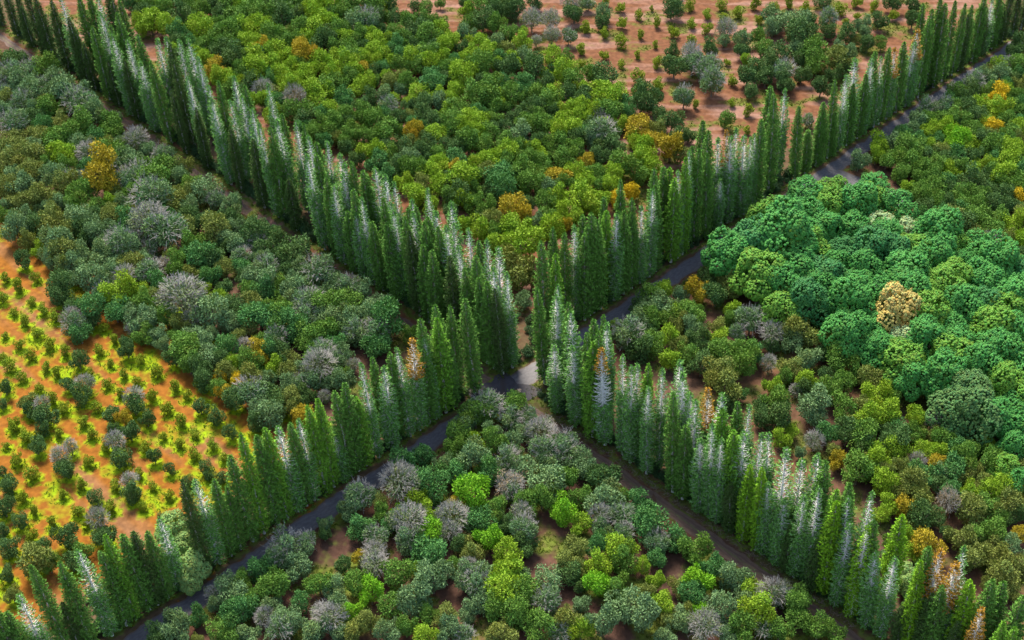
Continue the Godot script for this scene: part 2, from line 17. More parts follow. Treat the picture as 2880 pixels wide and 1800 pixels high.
	"g": [-134.9, -134.5, 3.3, -127.4, -112.5, 3.4, -125.7, -61.5, 2.3, -122.3, -86.3, 2, -121.7, -97.4, 3.7, -118.5, -94.5, 2.5, -116.5, -100.2, 3.7, -116.1, -84.3, 2.4, -112.8, -174.6, 2.9, -110, -64.6, 2.3, -108.7, -103, 3.3, -108.2, -70.3, 3.1, -107.4, -100.1, 2.9, -107.3, -171.8, 3.3, -105, -89.1, 3.2, -104.5, -65.8, 2.3, -103.5, -93.8, 2.1, -101.6, -174.6, 3.3, -96, -170, 3.3, -95.7, -70.8, 2.7, -95.2, -83.1, 2.8, -90.8, -148.9, 2.7, -90.1, -75.4, 3.9, -90.1, -82.5, 3.2, -88.6, -151.4, 2.7, -88.6, -161.9, 2.8, -87.3, 51.3, 1.8, -86, -173.7, 3.3, -85.1, -26.8, 2.5, -83.9, -148.9, 3.2, -83.1, -154.9, 3.7, -82.2, -160.1, 3.2, -82.2, -166.4, 3.7, -82.1, -16.1, 2.1, -82, -75.9, 2.8, -81.9, -25.2, 2.1, -81.5, 48.1, 1.8, -79.6, -175.5, 2.9, -79.5, -124.5, 2.2, -79.1, -39.7, 2.9, -78.3, -22.2, 2.5, -77.7, -165.5, 3.3, -77.3, -132.4, 2.7, -76.9, -171.8, 3.3, -76.5, -138.1, 2.7, -76.4, -48.1, 3, -75.1, -16.5, 1.7, -74.1, -167.3, 3.3, -71.2, -10.5, 3.1, -70.3, -151.4, 3.2, -70.2, -6.2, 2.7, -68.1, -168.2, 2.8, -67.9, -174.6, 3.3, -67.5, -153.2, 3.2, -66.2, -148.9, 2.7, -63.6, -175.5, 3.3, -62.8, 1.4, 2, -62.6, -150.6, 2.7, -61.2, -157.5, 3.2, -60.9, -111.7, 2.6, -60.7, -32, 2.2, -60.2, -137.3, 2.7, -57.8, -7.5, 2.4, -56.1, -111.7, 2.6, -55.4, -15.1, 1.7, -55.4, -5.5, 2, -54, -32.6, 2.5, -52.6, 67, 2.1, -52.5, -21.4, 3.2, -52.5, -100.1, 2.5, -52.4, -169.1, 2.8, -51.8, -124.6, 3, -51.5, -28.2, 1.8, -51.2, -156.6, 3.2, -50.8, -106.5, 2.5, -50.8, -148, 2.7, -50.5, -102.9, 2.1, -49.9, -174.6, 2.9, -49.7, -168.2, 2.8, -49.7, 67.7, 1.7, -49.3, 56, 2, -49, -128.5, 2.6, -47.7, -103, 2.9, -47, -110.9, 2.1, -46.8, -140.5, 3.1, -46.5, -146.3, 2.7, -46.5, -105.8, 2.5, -45.8, 59.6, 2.3, -45.4, -174.6, 3.3, -45.1, -130, 2.6, -44.6, -153.2, 2.8, -44.5, -13.8, 2.8, -43.5, -98, 2.5, -43.3, -109.5, 2.5, -43.2, -10.4, 2.4, -42.6, 57.4, 2.9, -42.1, -171.8, 3.3, -41.9, -117.2, 1.5, -41.6, -16.8, 2.8, -41.5, -25.4, 3.2, -41.1, -102.2, 2.5, -39.8, -109.5, 2.5, -38.7, -100.1, 2.1, -38.2, -130, 1.8, -36.6, -167.3, 1.9, -36, -26.5, 3.2, -35.9, -105.9, 2.9, -35.9, -99.4, 2.1, -35.5, -4, 1.4, -35.1, -152.3, 2.3, -34.7, 56.3, 2.3, -33.3, -157.5, 2.8, -33.3, -101.6, 3.3, -30.8, -151.4, 2.7, -30.6, -89.7, 2.4, -30.4, -138.1, 2.7, -29.8, -163.7, 2.8, -29.5, -102.5, 1.9, -27.7, -126.9, 2.6, -27.5, 56.1, 2.2, -26.1, -83.7, 2.4, -25.7, -151.4, 2.3, -25, -174.1, 2.1, -24.9, -136.4, 2.7, -24.6, -165.5, 2.3, -24.2, 38.6, 1.8, -23, -81.8, 2.8, -22.7, -153.2, 3.7, -22.7, -142.2, 3.6, -21.4, -17, 1.7, -20.8, -178.8, 1.2, -20.6, 54.7, 2.9, -20.4, 62.2, 2.5, -20.2, -163.2, 2.6, -18.5, -108.7, 2.1, -17.7, -90.4, 2.4, -17.6, 66.6, 2, -17.1, -136.4, 2.7, -15.1, -102.2, 2.5, -14.8, -106.6, 2.9, -14, -70.2, 2.3, -13.6, 63.1, 1.7, -13.1, -113.2, 2.6, -11, -162.8, 2.3, -10.1, 21.2, 2.2, -9.9, -95.3, 3.7, -9.5, 51.4, 1.5, -9.1, 16.1, 2.6, -9, -172.8, 2.9, -8.3, -134.9, 3.5, -8.2, -87, 2, -8, -117.7, 3.9, -7.4, -67.7, 2.3, -7.3, -78.4, 2.4, -7.2, -73.9, 2, -7, -131.6, 2.6, -5.8, 11.2, 2.6, -5.7, -94.5, 2.5, -4.5, -65.2, 2.3, -4.4, -116.2, 3.4, -4, -122.3, 3.5, -3.8, 25.4, 1.9, -3.8, -100.1, 2.5, -3.7, -130.8, 1.8, -3.1, -109.4, 2.1, -2.8, -162.3, 2.6, -2.6, -55.5, 2.3, -1.9, 19.5, 2.5, -1.4, 62.2, 2.5, -1.1, 37.7, 2.1, -0.4, -45.1, 1.9, 0.1, -84.4, 2.8, 0.4, -116.1, 1.7, 0.9, -96.6, 2.5, 1.2, -155.7, 2.8, 1.5, 64.4, 2.8, 1.6, -177.4, 2.4, 2, -119.2, 3, 3.2, 7.9, 2.6, 3.5, -79.8, 2.8, 4.1, 58.9, 2.6, 4.3, -93.8, 2.5, 4.3, 65.4, 2.5, 4.6, -83.7, 2.8, 4.7, -105.8, 2.5, 5, -159.7, 1.6, 5.1, -130, 1.8, 5.2, -113.8, 1.7, 5.4, 36.9, 2.4, 6.4, -75.9, 2.8, 6.5, -88.4, 2.4, 7.4, 67.7, 2.5, 8, 34.6, 2.4, 8.1, -121.5, 2.6, 8.6, -102.3, 2.9, 9.4, -76.6, 2.8, 9.5, -107.3, 2.5, 9.9, -85, 2.4, 10.7, -67.7, 2.7, 11, -61.5, 2.3, 11.4, -82.3, 2, 11.8, -105.1, 2.5, 12.7, -91.7, 2, 12.7, 28.8, 2.5, 12.8, -116.2, 3.4, 14.6, -94.6, 2.9, 15.3, -77.2, 2.4, 15.7, 34.3, 2.1, 16.4, -87.7, 2.8, 17.9, -142.2, 2.3, 19.9, -91.8, 2.5, 19.9, -127.7, 3.1, 21.8, 58, 2.3, 23.5, 50.6, 2.6, 24, -80.4, 2.4, 24.2, 35.2, 1.8, 25.4, -131.6, 2.6, 26, -77.2, 2.4, 28.9, -111.7, 3.4, 31.2, -83.8, 3.2, 33.6, -108.6, 1.3, 34.1, -12.8, 2.4, 34.4, -28.8, 2.9, 34.7, -21.2, 2.5, 34.8, -81.2, 3.2, 37.5, 48.9, 2.6, 38.1, -123.7, 2.2, 41.4, -9.3, 2.1, 42.6, -22.3, 2.8, 44, 67.4, 2.5, 45.3, -25.6, 1.4, 49.4, -10.5, 2.7, 51.4, 67.1, 2.2, 52.6, -4.9, 3, 53.1, -22.1, 1.8, 54.3, -8.5, 2.7, 54.7, 63.8, 2.5, 55.6, 61.4, 2.6, 58.4, 67.1, 2.2, 59.1, 6.5, 3, 61.3, 68.4, 2.2, 61.4, -108.7, 2.1, 62.4, -2.2, 1.7, 71.6, 3.4, 3, 72.9, 27.8, 3.1, 73.6, 9.7, 2.3, 75.2, -0.4, 2, 75.3, -7.5, 3.2, 75.9, 45.7, 1.5, 76.1, 27, 1.9, 76.2, 18.1, 2.9, 76.8, -147.2, 2.7, 77.1, -155.3, 2.1, 78.7, -2.7, 2, 84, 5.4, 2, 87.5, 15.9, 1.9, 91.6, -137.3, 3.1, 91.6, -143, 3.6, 93.2, 17.1, 2.2, 93.9, 44, 2.1, 95.8, 24.3, 2.8, 96.8, 43.2, 2.4, 97.1, 36.5, 2.4, 98.6, 20.9, 1.9, 98.9, 39, 1.8, 101.6, 24.8, 2.5, 102.5, -88.4, 2.4, 105.3, -81.7, 2.4, 107.4, -85.1, 2.8, 107.8, -90.5, 3.3, 108.9, -70.8, 2.4, 109, -74.6, 2.4, 109.6, -79.1, 2.4, 110.8, -83, 2.4, 110.8, -68.3, 2.3, 111.1, -94.5, 2.5, 111.8, -91.1, 2.5, 112.4, -74, 2.8, 113.2, -79.1, 2.8, 113.7, -151.8, 2.1, 115.1, -85.7, 2.8, 116.8, -70.8, 2.7, 117.7, -66.4, 2.3, 118.5, -107.3, 2.5, 119.1, -59.8, 3.1, 120.5, -72, 2.4, 120.5, -55.6, 3, 121, -85, 2.4, 121.4, -67, 2.3, 122.8, -107.3, 2.9, 123.5, -70.8, 2.4, 124.8, -60.9, 2.7, 126.4, -113.9, 2.6, 127.6, -105.8, 2.5, 128.5, -100.1, 2.5, 129.3, -76.5, 2.4, 129.8, -81, 2.4, 130.1, -123, 2.6, 131.9, -92.5, 2.9, 133.1, -74.7, 3.2, 137.2, -99.4, 2.9, 137.8, -85.6, 2, 138.3, -123, 2.2, 140.1, -107.3, 2.5, 142.7, -112.4, 2.6, 146.2, -120.7, 2.2, 150.8, -136.4, 2.7],
	"j": [-120.6, -39.1, 1.5, -119.5, -31.4, 1.4, -116.5, -35.3, 1.7, -115.5, -26.9, 1.3, -115.2, -18.2, 0.9, -113.8, -10.9, 1.2, -113.4, -39.5, 1.5, -112.3, -30.5, 1.3, -111.9, -23, 1.5, -110.9, -14.5, 1.3, -110.8, -7.2, 1.5, -108.7, -27.2, 1.4, -107.9, -18.7, 1.3, -107.4, -11.1, 1.4, -107.2, -3.6, 1.4, -105.4, 11.3, 1.4, -105.3, 17.6, 0.8, -105.2, -24.4, 1.6, -104.8, 12.4, 1.4, -103.9, -15, 1.5, -102.9, -0.4, 1.3, -102.7, -6.9, 1.3, -101.6, 15.3, 1.5, -101.6, 22.1, 1.5, -99.9, -4.9, 1.4, -99.8, -12.1, 1.4, -98.8, 3.5, 1.5, -97.5, 32.7, 1.3, -97.4, 26.1, 1.5, -95.7, 6, 1.4, -95, 14.1, 1.1, -94.5, 36.1, 1.2, -93.3, 43.2, 1.3, -93.2, -21.1, 1.4, -92.4, -5.1, 1.3, -92.2, -12.5, 1.5, -90.3, 10.8, 1.3, -89.9, 39.5, 1.3, -89.8, 31.8, 1.2, -89.5, -16.5, 1.2, -88.8, -8.5, 1.2, -88.3, 6.1, 1.5, -87.9, -1.5, 1.1, -87.8, 14.5, 1.5, -86.8, 22.3, 1.3, -86.6, 29.2, 1.4, -85.6, 36.6, 1.4, -84.8, -4.7, 1.2, -84.4, 1.5, 1.3, -83.9, 18, 1.2, -82.9, 39.3, 1.1, -82, -9.8, 1.3, -81.3, -2.4, 1.2, -79.3, 29.5, 1.3, -79, 35.3, 1.2, -77.7, -5.3, 1.5, -77, 2.6, 1.5, -75.4, 18.3, 1.5, -75.2, 25.8, 1.2, -72.8, 6.6, 1.5, -72.6, -0.6, 1.5, -72.5, 35.1, 1.2, -72.3, 14.7, 1.2, -71.6, 29.5, 1.1, -69.7, 2.2, 1.2, -69.3, 10.6, 1.6, -68.5, 17.3, 1.4, -68.1, 32.2, 1.2, -65.6, 14.2, 1.2, -64.8, 20.7, 1.3, -61.5, 17.7, 1.4, -58.4, 21, 1.3, 22.6, -142.6, 1.4, 22.9, -149.9, 1.7, 24.9, -163.4, 1.8, 29.9, -146.5, 1.7, 30.2, -160, 1.5, 31.7, -181.2, 1.7, 34.7, -141.8, 1.6, 35.4, -153.9, 1.9, 36.2, -166.2, 2, 36.4, -177, 1.7, 39.1, -132.8, 2, 39.7, -147.2, 1.4, 41.4, -159.7, 1.6, 41.9, -171.8, 1.4, 44.2, -128.9, 2, 45.2, -141.8, 1.6, 45.6, -153.6, 1.2, 46.3, -177.4, 1, 47, -166.8, 1.7, 51.8, -160, 2, 54.3, -119.1, 1.3, 56.3, -152.7, 2.1, 57.6, -166.4, 1.9, 58.5, -177.9, 1.9, 62.2, -162.6, 2, 63, -172.3, 1.9, 64.7, -120.3, 1.5, 66.2, -131.6, 1.8, 66.3, -143.1, 1.3, 67.4, -105.4, 1.3, 67.7, -168.2, 1.9, 68.6, -114.8, 2.1, 68.6, -178.4, 1.7, 73, -172.8, 1.9, 73.6, -161, 1.2, 78.9, -178.4, 1.9, 79, -169.1, 1.9, 84.3, -175.6, 1.9, 90, -179.3, 1.9, 94.5, -174.2, 2.2, 105.3, -165.5, 1.4, 105.5, -174.6, 1.9, 110.4, -171.8, 1.4, 111.4, -180.3, 1.9, 116.7, -177.4, 1.9, 121.3, -171.4, 1.7],
	"b": [-118.8, -88.5, 3.2, -117.8, -181.5, 2, -114.7, -49, 1.9, -114.1, -183.3, 2.7, -111.4, -161, 2.8, -109, -176.3, 2.1, -108.8, -161.9, 3.7, -108.2, -183.9, 2, -103.4, -160.1, 3.2, -100.7, -68.3, 2.3, -99.5, -148.2, 2.1, -99.1, -178.6, 2.2, -94, -161, 3.3, -92.4, -144.6, 2, -92, -156.6, 3.2, -90.3, -28.8, 3.4, -90.1, -183.5, 2.6, -88.8, -139.7, 2.7, -88.6, -178.5, 2.4, -86.3, -31, 2.2, -82.7, -130.1, 3.1, -82.3, -172.7, 3.3, -81.1, -183.1, 2.8, -79.1, -156.6, 3.2, -78.7, -127.7, 2.6, -78.1, -149.7, 3.2, -75.7, -160.1, 3.2, -75, -151.4, 2.7, -74, -183.7, 2.4, -73.2, -157.5, 3.2, -72.5, -118.3, 2.3, -72.4, -136.5, 4, -72.2, -131.7, 3.5, -71, -31.4, 1.8, -68.3, -143, 3.6, -68.2, -179.7, 2.2, -67.8, -119.4, 2.3, -67.2, -137.3, 3.1, -66.9, -28.8, 2.1, -65.3, -183.1, 2.6, -64.7, -110.7, 2.4, -64.7, -130, 2.6, -64.4, -141.3, 2.7, -63.1, -180, 2.1, -62.1, -135.6, 2.7, -62, -124.6, 3, -61.7, -146.4, 2.4, -60.6, -7, 2, -59.9, -165.5, 3.3, -59.8, -185, 2.8, -59.7, -151.4, 2.7, -59.6, -177.8, 2.5, -59.5, -123.8, 2.6, -59.2, -171.8, 3.3, -59.2, -128.5, 2.6, -58.3, -154.9, 3.7, -57.4, -130.8, 2.6, -56.9, -161.9, 3.3, -55.3, -172.7, 3.3, -54.9, -140.1, 2.2, -53.8, -120.7, 3.5, -53.8, -135.7, 3.1, -53.3, -161, 3.3, -52.3, -116.9, 3, -51.3, -131.6, 2.6, -51.3, -5.5, 2, -49.7, -140.5, 2.7, -49.2, -114, 2.4, -48.9, -154, 2.8, -46.1, -136.5, 3.1, -43.2, -131.6, 2.6, -42.2, -124.5, 2.2, -42.2, -142.1, 2.7, -41.4, -156.6, 2.8, -40, -126.9, 2.6, -39.7, -174.6, 2.9, -38.9, -145.5, 2.7, -38.6, -139.5, 2.4, -38.3, -148.8, 1.8, -38, -151.4, 2.7, -37.5, -91.1, 2.5, -36.2, -143, 2.7, -34.6, -91.8, 2.5, -34.2, -131.8, 2.1, -31.9, -118.6, 2.1, -29.1, 63.5, 1.7, -27.2, -117.5, 2.1, -26.8, -140.5, 3.1, -26.5, -77.1, 2, -24.2, -121.5, 3, -22.4, -71.4, 2.8, -21.6, -137.3, 3.1, -19.9, -157.5, 2.8, -19.6, -120.4, 2.2, -19, -100.4, 2.8, -18.8, -80.5, 3.2, -18.7, -67.6, 2, -18.5, -141.3, 2.7, -17.8, -147.4, 2.8, -17.2, -85, 2.4, -16.8, -75.2, 2.4, -16.6, 52.3, 1.3, -16.6, -112.4, 2.1, -16.5, 35.6, 2.3, -15.9, -151.4, 2.7, -15, -118.4, 2.3, -14.1, 39.3, 1.8, -13.8, 68.2, 1.9, -13.8, -123, 2.6, -13, -135.8, 2.4, -12.3, -143.8, 2.3, -12.3, -128.5, 3.5, -12.1, -170.9, 2.4, -11.7, -78, 3.6, -10.8, -102.9, 2.5, -10.1, -58.5, 2.3, -10, -68.9, 2.3, -9.8, -144.7, 2.3, -9.8, -107.3, 2.9, -8.8, -81.7, 2.4, -8.2, -148.9, 2.7, -7.3, -100.1, 2.5, -7, -105.1, 2.9, -6.8, -142.2, 3.1, -6.1, -56.2, 2.7, -5.8, 17.7, 1.6, -5, -84.2, 2.8, -3.3, -147.5, 2.1, -2.9, -87.7, 2.4, -2.4, -119.2, 2.6, -2.2, -138.9, 2, -1.8, -50.3, 2.3, 0, -93, 2.2, 0.4, 54.4, 2.9, 0.4, 59, 3.1, 0.5, -88.5, 3.2, 1.4, 48.8, 2.5, 2.3, -140.4, 2.4, 2.4, -56.3, 3.4, 4.1, -47.7, 4.1, 5, -151, 3, 8.1, -93.8, 2.1, 10.3, -89.2, 2, 11.2, -54.5, 3.4, 12.7, -131.6, 2.1, 13.4, -121.3, 2.6, 13.7, -70.8, 2.4, 13.7, -140.5, 2.7, 14.5, -62.1, 2.3, 14.6, -65.8, 2.3, 14.7, 67.2, 2, 15.2, -100.2, 3.3, 15.7, 41.1, 2.1, 16.7, -107.6, 2.6, 17.5, -112.4, 2.6, 17.8, -62.1, 2.3, 18, -131.7, 3.5, 18.1, -81.7, 2.4, 18.7, -102.2, 2.5, 18.8, 52.3, 2.5, 19.7, -74.6, 2.4, 20.5, -67.8, 3.5, 20.9, -78.4, 2.4, 21.3, -108.7, 2.5, 21.5, -113.7, 2.6, 22.2, -123.8, 2.3, 22.8, 48.1, 2.9, 23.4, -66.4, 1.9, 24.6, -70.2, 2.3, 25, -111.7, 2.6, 26.2, -19.5, 1.8, 26.3, -105, 2.2, 27, 52.2, 1.6, 27.2, -118.5, 3.9, 27.8, -74.6, 2.4, 28.4, -80.4, 2.8, 29.5, 55.4, 1.7, 29.8, 61, 2.3, 30.9, -120, 3, 31.7, -106.2, 2.1, 34.9, -99.4, 2.1, 36.7, -92.5, 2.9, 37, -86.4, 3.2, 37.5, -7.5, 2.4, 37.8, -14.5, 2.2, 38.2, -32, 2.2, 38.3, -83.1, 2.8, 40.7, -25.7, 2.1, 47.3, 64, 3.1, 47.8, 58.3, 2.3, 49, -15.2, 2.4, 53.8, -24.7, 2.1, 58.6, 17.6, 1.9, 59.3, 1.4, 2, 61.8, 14.4, 1.3, 67.4, -0.5, 2.3, 71.6, -142.1, 1.8, 75.9, 38.6, 1.8, 77.1, 30.4, 2.5, 77.4, 36.2, 2.1, 78, 24.4, 2.5, 78.4, 21.2, 2.2, 78.4, 11.3, 2.9, 79.4, 43.4, 1.8, 80.5, 48.5, 1.8, 81.1, 5.3, 2.6, 81.9, 21.1, 2.5, 82.1, 11, 2.6, 88.1, 21.3, 1.9, 88.4, 10.7, 2, 90.7, 20.5, 1.9, 94.4, 33, 2, 99.1, 32.4, 2.2, 100, -90.3, 2, 101, -95.1, 2.5, 101.6, 19.5, 2.1, 101.7, 31.1, 2.5, 105.3, -75.8, 2, 115.8, -94.6, 2.2, 117.2, -101.5, 2.5, 117.8, -81, 2.4, 120.2, -93.8, 2.1, 122, -103, 2.5, 122.9, -46.9, 2.6, 123.5, -82.5, 2.1, 124, -92.4, 2.5, 124.4, -100.1, 2.3, 126.7, -85, 2.4, 126.9, -96, 2.3, 127.4, -57.4, 3, 129.4, -51.5, 2.8, 132, -84.4, 2.8, 132.3, -78.5, 3.2, 133.5, -107.2, 2.1, 134, -115.1, 2.8, 135, -91.1, 2.9, 135.2, -86.4, 2.8, 138.4, -111.7, 3, 138.6, -93.1, 2.5, 141.7, -102.9, 2.5, 142.3, -117.6, 1.7, 143.9, -124.8, 2, 144.8, -137.6, 2.3],
	"w": [-111.2, -80.3, 1.6, -111.1, -89.1, 2.8, -100, 6.7, 1.5, -99.8, -95.2, 2.9, -92.2, 0.3, 1.8, -92, 22.9, 1.9, -90.9, 19.2, 1.4, -90.8, -36.9, 2.5, -88.6, -56.4, 4.2, -85.7, -19, 1.4, -81.6, 18.3, 1.8, -80.5, 4.4, 1.8, -80.1, 40.7, 2.1, -76.3, 29.6, 1.7, -75.1, -26.2, 4.2, -72.3, -21.6, 2.1, -69.5, -123, 2.6, -62.6, -119.1, 1.7, -54, 59, 1.7, -43.9, 64.4, 1.7, -40.5, -3.5, 3, -39.1, 3.4, 1.3, -33.5, -6.3, 1.4, -33, 63.4, 2, -31.7, 65.1, 2.5, -24.6, 49.1, 2.1, -24.3, 52.1, 2.3, -20.8, 32.8, 3.4, -18.3, 42.3, 3, -16.3, 39, 1.8, -10.2, 43.7, 2.1, -9.8, 40.9, 2.7, -6.4, 51.7, 1.5, 4, 39.2, 2.1, 8, 16.6, 2.6, 8.1, -163.7, 2.8, 9, 12.8, 1.6, 9.3, -154.8, 1.4, 13.8, -164.1, 2.6, 14, -155.7, 2.3, 19.4, 40, 2.1, 20.2, -175.5, 2.9, 26.1, -109.4, 2.1, 37.3, 67.4, 2.5, 51.1, 59.5, 2.6, 55.3, -143.8, 2.7, 59.5, -6.4, 1.7, 61.4, -15.7, 2.4, 64.4, 1.6, 1.3, 65.7, 18, 1.9, 67.4, -157.9, 2.5, 120.5, -50.8, 2.3],
	"y": [-105, -76.8, 4.7, -85, -134, 3.1, -81.4, 10.6, 1.5, -73, -146.3, 2.7, -60.7, 3.3, 1.7, -59.3, -141.4, 3.6, -55.5, -8.9, 2.4, -43.6, 12.1, 1.6, -43.1, 10.7, 2, -41, -134.8, 2.7, -27.6, 49.3, 1.5, -24.7, -100.8, 2.5, -13.7, -83.7, 2.4, -9.6, 36.3, 1.8, 2.4, -64.2, 3.5, 4.9, -62.7, 2.3, 14.3, -79.8, 2.8, 15.5, -59, 1.9, 21.7, -87.6, 2, 36.9, -101.6, 3.3, 39, -98, 2.5, 44.6, -91.9, 3.7, 46.2, -31.6, 2.5, 69.8, 23.4, 1.9, 80.4, 36.6, 2.1, 82.8, 47.1, 2.7, 90.3, 24.6, 1.9, 102.2, 43.5, 1.5, 105.5, 32.6, 1.5, 136, -102.9, 1.7, 136.6, -117.6, 1.7],
	"p": [-100.4, -22.7, 2.1, -82.5, -42.5, 1.7, -61.8, -22.9, 1.1, -59.4, -116.2, 3, -58.6, -12.1, 1.7, 1.7, 31.5, 2.5, 86.3, 23.5, 1.6, 89.6, 36.2, 2.1, 92.3, 12, 1.9],
	"L": [-63.9, 44.9, 3.1, -62, 48.4, 2.3, -59.2, 53.4, 2.7, -59.1, 56.4, 1.7, 76.8, 57.1, 1.7, 77.1, 54.4, 2],
	"Y": [-62.6, -2.6, 1.4, -58.3, -1.3, 1.7, 1.7, 57, 1.2, 28.6, -70.1, 2, 33.1, -72.7, 2.4, 133, -69.5, 2.3, 133.9, -104.4, 2.5, 140, -119.2, 3],
	"h": [-61.6, 55.2, 1.6, -0.9, -8.5, 2.1],
	"B": [-27.8, 62.8, 1.7, -24.5, 59, 2.3, -20.9, 38.2, 1.8, -13.8, 44.9, 2.7, -6.3, 34, 3.4, -5.1, 38, 2.4, -2.4, 45.5, 2.5, 12.1, 38.5, 2.6, 18.6, 56.6, 2.3, 36.5, 62.8, 1.7, 37.1, 55.8, 2.6, 122.2, -95.3, 3.3],
	"k": [53.7, -39, 5.4, 59.6, -42.2, 5.4, 60.4, -31.3, 5.9, 63.5, -20.9, 4.1, 64.8, -28.5, 4.5, 66.6, -54.4, 5, 66.7, -44.1, 6.8, 69.1, -35.7, 5.3, 69.9, -22.8, 4.5, 72.4, -44, 5.1, 74.4, -29.6, 3.9, 74.5, -49.6, 4.4, 75.8, -57.7, 4.2, 75.8, -33.2, 4.6, 76.5, -64.7, 4.9, 77.5, -11.5, 4.7, 79.3, -53.2, 4.5, 79.6, -21.7, 5.1, 79.7, -38.9, 3.2, 81.3, -61.1, 4.2, 81.6, -43.8, 3.3, 83, -30.2, 3.9, 83.7, -68.5, 3.8, 83.9, -7.7, 4, 84.1, -15, 3.7, 85, -65, 3.4, 85.6, -35.1, 4, 86.4, -24.9, 4, 86.9, -52.8, 4.1, 88, -41.8, 5, 88.2, -2.5, 4.9, 88.5, -61, 5, 89.6, 2, 3.9, 93, -64.2, 3.8, 93.7, -48.1, 4.2, 93.8, -41.4, 4.2, 94.1, -9.5, 4.7, 94.4, -25.8, 5.2, 94.5, -69.1, 4.2, 94.6, -33.1, 5.3, 96.1, 2.6, 4.6, 96.8, -17.3, 4.8, 98.8, -61.7, 4.2, 99.2, -43, 4.7, 99.2, -3.4, 4.9, 99.6, -29.5, 4.6, 101.4, -15.4, 4.1, 101.9, -10.1, 4.2, 103.1, -25.9, 4.5, 103.2, 27, 2.8, 103.4, -39.1, 4.7, 103.8, 14.6, 3.8, 104.3, 0.1, 4.5, 105, 30.5, 2.4, 105, -20.2, 4.7, 105.9, -30.9, 4.5, 105.9, -48.4, 5.2, 106.3, 22.1, 2.8, 107.9, 11.6, 3.8, 108.4, 6, 4.2, 108.6, 15.9, 3.5, 109.4, -44.4, 3.3, 109.5, -4.8, 4.9, 110.2, -38.9, 3.2, 110.2, -13.4, 4.7, 111.1, -21.9, 3.8, 112.3, -30.5, 4.9, 112.7, 9.5, 4.5, 113.3, 1.4, 4.2, 113.8, -4.5, 3.6, 114.1, -43, 4.3, 114.6, -18.8, 4.4, 114.7, -27, 3.8, 115, -12.9, 4.4, 117.6, -37.3, 5.2, 119.8, -23.1, 5.6, 124.7, -35, 4.2],
	"V": [87.2, -29.8, 2.8],
	"A": [89.8, -17.7, 5.1],
	"P": [89.8, -11.6, 3.4, 93, -53.4, 3.7, 99.8, -52.1, 3.2],
	"K": [95.6, 12.1, 4.4, 99.4, 14.6, 4.7, 100.3, 7.8, 4.5],
}
